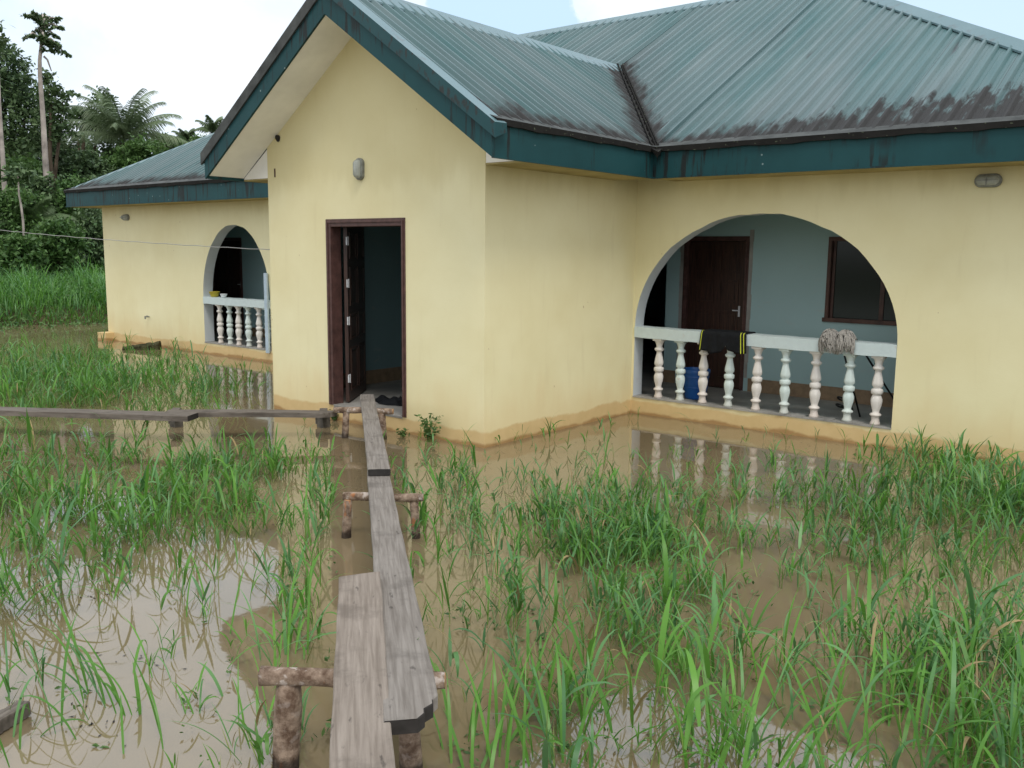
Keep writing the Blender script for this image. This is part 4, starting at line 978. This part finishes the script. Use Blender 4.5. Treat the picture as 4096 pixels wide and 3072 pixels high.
# small seedlings and floating scraps
def cards(cent, size, nrm_up=.4, asp=.5, bend=.25):
    """leaf cards: rhombus-ish quads pairs; returns V,F (triangulated as two quads folded)"""
    n = len(cent); a = rng.normal(size=(n, 3)); a /= np.linalg.norm(a, axis=1)[:, None]
    up = rng.normal(size=(n, 3))+np.array([0, 0, nrm_up*3]); up /= np.linalg.norm(up, axis=1)[:, None]
    a = a-up*(a*up).sum(1)[:, None]; a /= np.linalg.norm(a, axis=1)[:, None]+1e-9; b = np.cross(up, a)
    s = size[:, None]; V = np.stack([cent-a*s, cent+b*s*asp-up*s*bend*.3, cent+a*s-up*s*bend, cent-b*s*asp-up*s*bend*.3], 1).reshape(-1, 3)
    return V, (np.arange(n)[:, None]*4+np.arange(4)[None, :])
cs, sz = [], []
for i in range(420):
    u, v = random.uniform(-100, 4200), random.uniform(1820, 3100)
    if 1380 < u < 1780 or (u < 1300 and random.random() < .6): continue
    p = G(u, v, z=0)
    if p[1] > yC-.1 or (xAL < p[0] < xAB and p[1] > yA-.1): continue
    hh_ = random.uniform(.0, .10)
    for k in range(random.randint(2, 6)): cs.append(p+[random.uniform(-.03, .03), random.uniform(-.03, .03), .004+hh_*random.random()]); sz.append(random.uniform(.010, .022))
V, Fq = cards(np.array(cs), np.array(sz), .5, .45)
V[:, 2] = np.maximum(V[:, 2], .002)
me = mesh_np('seedlings', V, Fq); at = me.attributes.new('tint', 'FLOAT', 'POINT'); at.data.foreach_set('value', np.repeat(rng.random(len(cs)), 4).astype(np.float32))
tag(link('seedlings', me, M['leaf_mid']), 'small broad leaved seedlings and scraps on the water surface', 'seedlings', kind='stuff')
cs = []; 
for i in range(260):
    u, v = random.uniform(900, 4100), random.uniform(1740, 2100)
    p = G(u, v, z=.003)
    if p[1] > yC-.05 or (xAL-.1 < p[0] < xAB+.05 and p[1] > yA-.1): continue
    cs.append(p)
for i in range(9):
    q0 = G(random.uniform(0, 1300), random.uniform(1700, 2900), z=.003); a_ = random.uniform(0, 3.1)
    for k in range(14): cs.append(q0+np.array([math.cos(a_), math.sin(a_), 0])*random.gauss(0, .14)+np.array([random.gauss(0, .03), random.gauss(0, .03), 0]))
V, Fq = cards(np.array(cs), rng.uniform(.005, .018, len(cs)), 8, .3, 0); V[:, 2] = .003
me = mesh_np('floating_debris', V, Fq); tag(link('floating_debris', me, M['cut']), 'dark bits of plant matter floating on the brown water', 'debris', kind='stuff')

# leafy weeds against the wall and the supports
def weed(name, loc, n, h, sp, lab, seed, mat='leaf_mid'):
    t = empty(name, loc, lab, 'weed'); r_ = random.Random(seed); L = np.array(loc); st = MB(); cs, sz = [], []
    for i in range(n):
        a = r_.uniform(0, 6.28); q = r_.uniform(.1, 1)*sp; hh = h*r_.uniform(.45, 1); top = L+np.array([math.cos(a)*q, math.sin(a)*q*.6, hh])
        st.tube([L+(0, 0, -.1), L+(top-L)*np.array([.4, .4, .55]), top], [.004, .003, .002], 5)
        for k in range(9):
            s = .25+.75*k/8; c = L+(top-L)*s; o = np.array([r_.uniform(-1, 1), r_.uniform(-1, 1), r_.uniform(-.2, .4)])*.035; cs.append(c+o); sz.append(r_.uniform(.022, .042))
    st.build('stem', M['stem'], t); V, Fq = cards(np.array(cs), np.array(sz), .5, .38, .5)
    me = mesh_np('leaves', V, Fq); at = me.attributes.new('tint', 'FLOAT', 'POINT'); at.data.foreach_set('value', np.repeat(rng.random(len(cs)), 4).astype(np.float32)); link('leaves', me, M[mat], t)
weed('weed', G(1718, 1768, z=0), 13, .30, .16, 'leafy weed growing in the water against the porch wall', 1)
weed('weed', G(1615, 1745, z=0)+[0.03, -.05, 0], 4, .12, .08, 'small sparse weed right of the door trestle', 2)
weed('weed', G(1345, 1680, z=0)+[0, -.03, 0], 5, .13, .07, 'small weed by the wall behind the left post of the door trestle', 3)
weed('weed', G(1440, 2960, z=0)+[-.1, 0, 0], 3, .10, .05, 'tiny weed under the edge of the nearest plank', 4)

# tall grass bank at the far side
nb = 60000; bx_ = rng.uniform(-34, -22.3, nb); by_ = rng.uniform(-1, 19, nb)
zz = np.array([ground_h(x, y) for x, y in zip(bx_, by_)]); k = zz > -.25; bx_, by_, zz = bx_[k], by_[k], zz[k]; nb = len(bx_)
edge = np.clip((-22.6-bx_)/2.5, 0, 1); hb = (.40+.85*edge)*rng.uniform(.55, 1.15, nb)*(1+.14*np.sin(bx_*1.9+by_*1.3)+.16*np.sin(by_*3.1+bx_))
aa = rng.uniform(0, 6.28, nb)
tag(blades_mesh('bank_grass', (np.stack([bx_, by_, zz-.05+rng.uniform(0, .5, nb)*hb*.6], 1), np.stack([np.cos(aa), np.sin(aa)], 1), hb*.62, rng.uniform(.010, .026, nb), rng.uniform(.05, .7, nb), rng.uniform(.3, 2.2, nb), rng.random(nb)**.7, (rng.random(nb) < .3).astype(int), 5),
    [M['grass'], M['grass_blue']]), 'tall thick grass on the bank beyond the water', 'grass', kind='stuff')
nb = 16000; bx_ = rng.uniform(-33, -22.4, nb); by_ = rng.uniform(-1, 19, nb); zz = np.array([ground_h(x, y) for x, y in zip(bx_, by_)]); edge = np.clip((-22.5-bx_)/3, .12, 1)
cc = np.stack([bx_, by_, np.maximum(zz, 0)+rng.random(nb)*.8*edge*(1+.25*np.sin(bx_*2+by_))], 1); V, Fq = cards(cc, rng.uniform(.03, .07, nb), .3, .4)
me = mesh_np('undergrowth', V, Fq); at = me.attributes.new('tint', 'FLOAT', 'POINT'); at.data.foreach_set('value', np.repeat(rng.random(nb), 4).astype(np.float32))
tag(link('undergrowth', me, M['leaf_mid']), 'leafy creepers mixed into the grass of the far bank', 'undergrowth', kind='stuff')

# ---- trees
def crown_pts(lobes, n):
    vols = np.array([r[0]*r[1]*r[2] for c, r in lobes])**.75; cnt = (vols/vols.sum()*n).astype(int); out_ = []
    for (c, r), q in zip(lobes, cnt):
        # cluster centres near the lobe surface, leaves round each
        nc = max(6, q//55); d = rng.normal(size=(nc, 3)); d /= np.linalg.norm(d, axis=1)[:, None]; d *= rng.uniform(.55, 1.08, nc)[:, None]**.7
        cc = np.array(c)+d*np.array(r); idx = rng.integers(0, nc, q); m = min(r)*.20+.12
        out_.append(cc[idx]+rng.normal(size=(q, 3))*np.array([m, m, m*.6])*rng.uniform(.4, 1.2, q)[:, None])
    return np.concatenate(out_)
def tree(name, base, lobes, n, leafsz, lab, mat, trunk_r=.2, trunk_mat='trunk_dark', cat='tree', group=None, lean=None, stems=None):
    base = np.array(base, float); base[2] = -.2; t = empty(name, base, lab, cat, group); m = MB()
    top = np.array(lobes[0][0]); k = 7; pts = [base+(top-base)*(i/k)+np.array([.25*math.sin(i*1.3), .25*math.cos(i*1.7), 0])*(0 < i < k)*min(1, trunk_r*4) for i in range(k+1)]
    m.tube(pts, [trunk_r*(1-.65*i/k) for i in range(k+1)], 9, jit=.1)
    for c, r in lobes[1:]:
        a = pts[int(k*.55)]; c = np.array(c); m.tube([a, a*.5+c*.5+np.array([0, 0, .3]), c], [trunk_r*.45, trunk_r*.3, trunk_r*.1], 6)
    m.build('trunk', M[trunk_mat], t, True)
    P = crown_pts(lobes, n); P = P[P[:, 2] > .1]; V, Fq = cards(P, rng.uniform(.6, 1.3, len(P))*leafsz, .35, .5, .3)
    me = mesh_np('crown', V, Fq); at = me.attributes.new('tint', 'FLOAT', 'POINT'); at.data.foreach_set('value', np.repeat(rng.random(len(P)), 4).astype(np.float32))
    link('crown', me, M[mat], t); return t
def lb(u, v, ru, rv, d, dd=None):                # lobe from its outline in the photo at distance d
    c = far(u, v, d); s = np.linalg.norm(c-CP)/FPX; return (c, (ru*s, (dd or ru*.9*s/1)*1.0 if dd else ru*s*.9, rv*s))
def gb_(u, d): q = far(u, 1030, d); return (q[0], q[1], 0)
tree('broadleaf_tree', gb_(40, 46), [lb(40, 560, 150, 220, 46), lb(-90, 420, 150, 200, 46), lb(45, 300, 75, 90, 46), lb(110, 400, 60, 90, 45), lb(-10, 260, 60, 60, 46), lb(90, 700, 130, 180, 45), lb(-60, 800, 160, 200, 45), lb(120, 620, 60, 120, 46)], 30000, .105,
     'largest dark broadleaf tree, crown rising behind the white trunk', 'leaf', .35)
tree('broadleaf_tree', gb_(200, 43), [lb(205, 400, 34, 55, 43), lb(195, 330, 22, 35, 43), lb(255, 375, 36, 16, 43), lb(205, 500, 45, 45, 43), lb(255, 450, 34, 18, 43), lb(235, 530, 44, 20, 43)], 2600, .10,
     'thin spreading tree with drooping branches right of the tall white trunk', 'leaf', .16)
tree('broadleaf_tree', gb_(345, 50), [lb(335, 470, 48, 36, 50), lb(412, 415, 36, 42, 50), lb(390, 500, 55, 40, 50), lb(302, 480, 26, 26, 50), lb(430, 590, 70, 60, 50)], 4200, .10,
     'loose vine covered tree left of the oil palm', 'leaf_pale', .2)
# tall slender tree: pale bare trunk, whorled drooping boughs at the top
def tall_tree():
    d = 40; b = np.array(gb_(196, d)); b[2] = -.2; t = empty('umbrella_tree', b, 'tall slender tree with a bare white trunk and small tufted top', 'tree'); m = MB()
    P = [b]+[far(u, v, d) for u, v in ((190, 760), (183, 650), (172, 470), (160, 300), (159, 240), (166, 170), (168, 110), (172, 90))]
    m.tube(P, [.13, .12, .11, .09, .075, .065, .06, .045, .03], 9, jit=.12); m.build('trunk', M['trunk'], t, True)
    cs = []; st = MB()
    boughs = [((168, 100), (92, 62), 11), ((168, 100), (130, 52), 9), ((168, 105), (178, 62), 10), ((168, 100), (205, 75), 8), ((168, 112), (242, 76), 14), ((168, 118), (252, 118), 8), ((166, 140), (240, 157), 7), ((165, 135), (128, 140), 7), ((165, 155), (96, 156), 7),
              ((163, 165), (245, 190), 9), ((163, 170), (282, 230), 11), ((170, 170), (215, 215), 8), ((162, 215), (180, 205), 5), ((166, 150), (180, 160), 10), ((166, 120), (160, 130), 8)]
    for (a, e, w_) in boughs:
        o = random.uniform(-.9, .9); A, E = far(*a, d), far(*e, d+o); mid_ = (A+E)/2+np.array([0, 0, .22]); st.tube([A, mid_, E], [.05, .035, .015], 6)
        L = np.linalg.norm(E-A)
        for k in range(int(110*L)):
            s = random.random()**.8; q = A*(1-s)**2+2*s*(1-s)*mid_+E*s*s; rr = w_*.0085*(1-.7*s**2)
            cs.append(q+np.array([random.gauss(0, 1)*rr, random.gauss(0, 1)*rr, -abs(random.gauss(0, 1))*rr*1.1+.04]))
    for i in range(70): st  # boughs only
    st.build('branches', M['trunk'], t, True)
    a = far(175, 225, d); e = far(206, 285, d); s2 = MB(); s2.tube([a, (a+e)/2+np.array([0, 0, .15]), e], [.05, .04, .02], 6); s2.build('bare_branch', M['trunk'], t, True)
    cs = np.array(cs); V, Fq = cards(cs, rng.uniform(.07, .12, len(cs)), .5, .5, .4); me = mesh_np('crown', V, Fq); at = me.attributes.new('tint', 'FLOAT', 'POINT'); at.data.foreach_set('value', np.repeat(rng.random(len(cs)), 4).astype(np.float32)); link('crown', me, M['leaf'], t)
tall_tree()
# second pale trunk at the left edge, and thin trunks in the wood
def bare(us, d, r, lab, n=900, crown=None, mat='trunk'):
    b = np.array(gb_(us[0][0], d)); b[2] = -.2; t = empty('slender_tree', b, lab, 'tree'); m = MB(); P = [b]+[far(u, v, d) for u, v in us[1:]]
    m.tube(P, [r*(1-.6*i/len(P)) for i in range(len(P))], 8, jit=.1); m.build('trunk', M[mat], t, True)
    P = crown_pts([lb(*c, d) for c in crown], n); V, Fq = cards(P, rng.uniform(.08, .16, len(P)), .4, .5, .3); me = mesh_np('crown', V, Fq); at = me.attributes.new('tint', 'FLOAT', 'POINT'); at.data.foreach_set('value', np.repeat(rng.random(len(P)), 4).astype(np.float32)); link('crown', me, M['leaf'], t)
bare([(34, 0), (24, 860), (14, 680), (6, 560), (-4, 400), (-12, 200)], 38, .11, 'slender tree with pale spotted trunk at the left edge of the photo', 900, [(-60, 160, 70, 60)])
bare([(100, 0), (92, 880), (84, 820), (76, 780), (72, 700)], 34, .045, 'thin pale sapling trunk in front of the dark wood, above the wire', 260, [(70, 690, 40, 30)])
# oil palm
def palm(u, v, d, fl_, nf, lab, seed, ups=(.0, 1.45), trunk=True, mat='frond'):
    r_ = random.Random(seed); c = far(u, v, d); b = np.array([c[0], c[1], -.2]); t = empty('oil_palm' if fl_ > 2.5 else 'palm', b, lab, 'palm')
    m = MB(); m.tube([b, (b+c)/2, c], [.32, .28, .25], 10, jit=.2); m.build('trunk', M['trunk_dark'], t, True)
    V, Fq, k = [], [], 0
    for i in range(nf):
        az = i*2.39996+r_.uniform(-.2, .2); el = ups[0]+(ups[1]-ups[0])*((i+.5)/nf)**.8; L = fl_*r_.uniform(.85, 1.1)
        V, Fq = [], []; pos = c+np.array([0, 0, .2]); e = el; prev = None; n = 22; h = np.array([math.cos(az), math.sin(az), 0.]); side = np.array([-h[1], h[0], 0.]); st = MB(); spine = [pos]
        for j in range(n):
            dr = h*math.cos(e)+np.array([0, 0, math.sin(e)]); pos = pos+dr*L/n; e -= (.015+.072*(j/n))*(1.0 if el > 0 else .6); spine.append(pos)
            if j > 1:
                ll = L*.24*math.sin(min(1, (j+2)/n*1.15)*math.pi*.92+.05)+.1
                for s in (-1, 1):
                    for q in (0, .33, .66):
                        p0 = pos-dr*L/n*q; dn = (side*s*.85+dr*.55+np.array([0, 0, -.25-.35*r_.random()])); dn /= np.linalg.norm(dn); p1 = p0+dn*ll*.55; p2 = p0+(dn+np.array([0, 0, -.35]))*ll
                        w2 = dr*.017; a = len(V); V += [p0-w2, p0+w2, p1+w2, p1-w2, p2+w2*.2, p2-w2*.2]; Fq += [(a, a+1, a+2, a+3), (a+3, a+2, a+4, a+5)]
        mb = MB(); mb.add(V, Fq); mb.tube(spine, [.035*(1-.8*x/len(spine)) for x in range(len(spine))], 5)
        mb.at = {'tint': [r_.random()*.6+.2]*len(mb.v)}; mb.build('frond', M[mat], t)
palm(500, 575, 47, 3.0, 22, 'oil palm with wide feathery crown rising above the bushes', 4)
for (u, v, d, L, s, lab) in ((745, 575, 60, 1.0, 5, 'small palm top showing over the middle of the left roof slope'), (850, 540, 60, 1.1, 6, 'small palm top showing beside the left end of the gable board'), (265, 640, 52, 1.8, 9, 'pale feathery palm between the dark bushes left of the oil palm')):
    palm(u, v, d, L, 12, lab, s)
palm(120, 915, 37, 1.5, 9, 'low palm with spread fronds in the wood above the grass bank', 12, (-.1, 1.2), mat='leaf')
# bushes and small trees of the wood, back to front
BL = [(560, 640, 130, 90, 44, 'leaf_mid', 'rounded green tree right under the oil palm'), (690, 600, 60, 55, 52, 'leaf_mid', 'small green tree just above the left roof edge'), (340, 690, 110, 100, 44, 'leaf', 'dark bushy tree directly under the vine covered tree'),
      (800, 590, 80, 50, 58, 'leaf_mid', 'green treetops behind the upper part of the left roof'), (640, 560, 50, 40, 60, 'leaf_pale', 'distant pale treetop right of the oil palm'),
      (250, 660, 60, 70, 46, 'leaf', 'dark bush between the white trunk and the vine covered tree'), (470, 700, 120, 90, 45, 'leaf_mid', 'wide green bush above the left end of the roof'),
      (170, 820, 120, 120, 38, 'leaf', 'dark bush at the foot of the tall white trunk'), (20, 880, 130, 130, 37, 'leaf_mid', 'green bush filling the left edge above the grass bank'), (310, 800, 110, 100, 38, 'leaf_mid', 'bright leafy bush left of the wing roof'),
      (90, 700, 90, 90, 41, 'leaf_mid', 'bright bush in front of the largest tree'), (390, 930, 90, 110, 36, 'leaf', 'dark bush beside the corner of the left wing'), (230, 960, 110, 90, 34, 'leaf_mid', 'leafy shrub at the back of the grass bank'), (60, 1000, 110, 70, 33, 'leaf_mid', 'low shrub at the back of the bank by the left edge'),
      (440, 800, 110, 110, 42, 'leaf', 'dark bush hidden partly by the wing roof'), (-150, 700, 120, 300, 44, 'leaf', 'tall dark tree beyond the left edge of the photo'),(-120, 960, 120, 130, 36, 'leaf', 'dark bush beyond the left edge of the photo'), (620, 760, 120, 160, 48, 'leaf', 'dark tree mostly hidden behind the left roof')]
for (u, v, ru, rv, d, mat, lab) in BL:
    lob = [lb(u, v, ru*.6, rv*.75, d)]+[lb(u+math.cos(a)*ru*.5, v+math.sin(a)*rv*.45+10, ru*random.uniform(.32, .55), rv*random.uniform(.32, .6), d) for a in (0.3, 1.9, 2.8, 4.2, 5.3)]
    lob += [lb(u+random.uniform(-.5, .5)*ru, v+rv*.9, ru*.6, rv*.6, d)]
    tree('bush' if d < 40 else 'small_tree', gb_(u, d), lob, int(1600+ru*rv*.36), .085 if d < 40 else .10, lab, mat, .09, cat='bush' if d < 40 else 'tree')
# the dark heart of the wood, one mass behind everything
n = 45000; az = rng.uniform(-420, 1000, n); dist = rng.uniform(54, 72, n); hh = rng.random(n)**.7
top = 560+60*np.sin(az*.013+1)+30*np.sin(az*.05)+np.where(az < 120, -40, 70)
vv_ = 1060-(1060-top)*hh; P = np.stack([far(a, b, c) for a, b, c in zip(az, vv_, dist)]); P = P[P[:, 2] > 0]
V, Fq = cards(P, rng.uniform(.14, .28, len(P)), .35, .6, .3); me = mesh_np('woodland', V, Fq); at = me.attributes.new('tint', 'FLOAT', 'POINT'); at.data.foreach_set('value', np.repeat(rng.random(len(P))*.6, 4).astype(np.float32))
tag(link('woodland', me, M['leaf']), 'dense dark wood standing behind the single trees', 'woodland', kind='stuff')
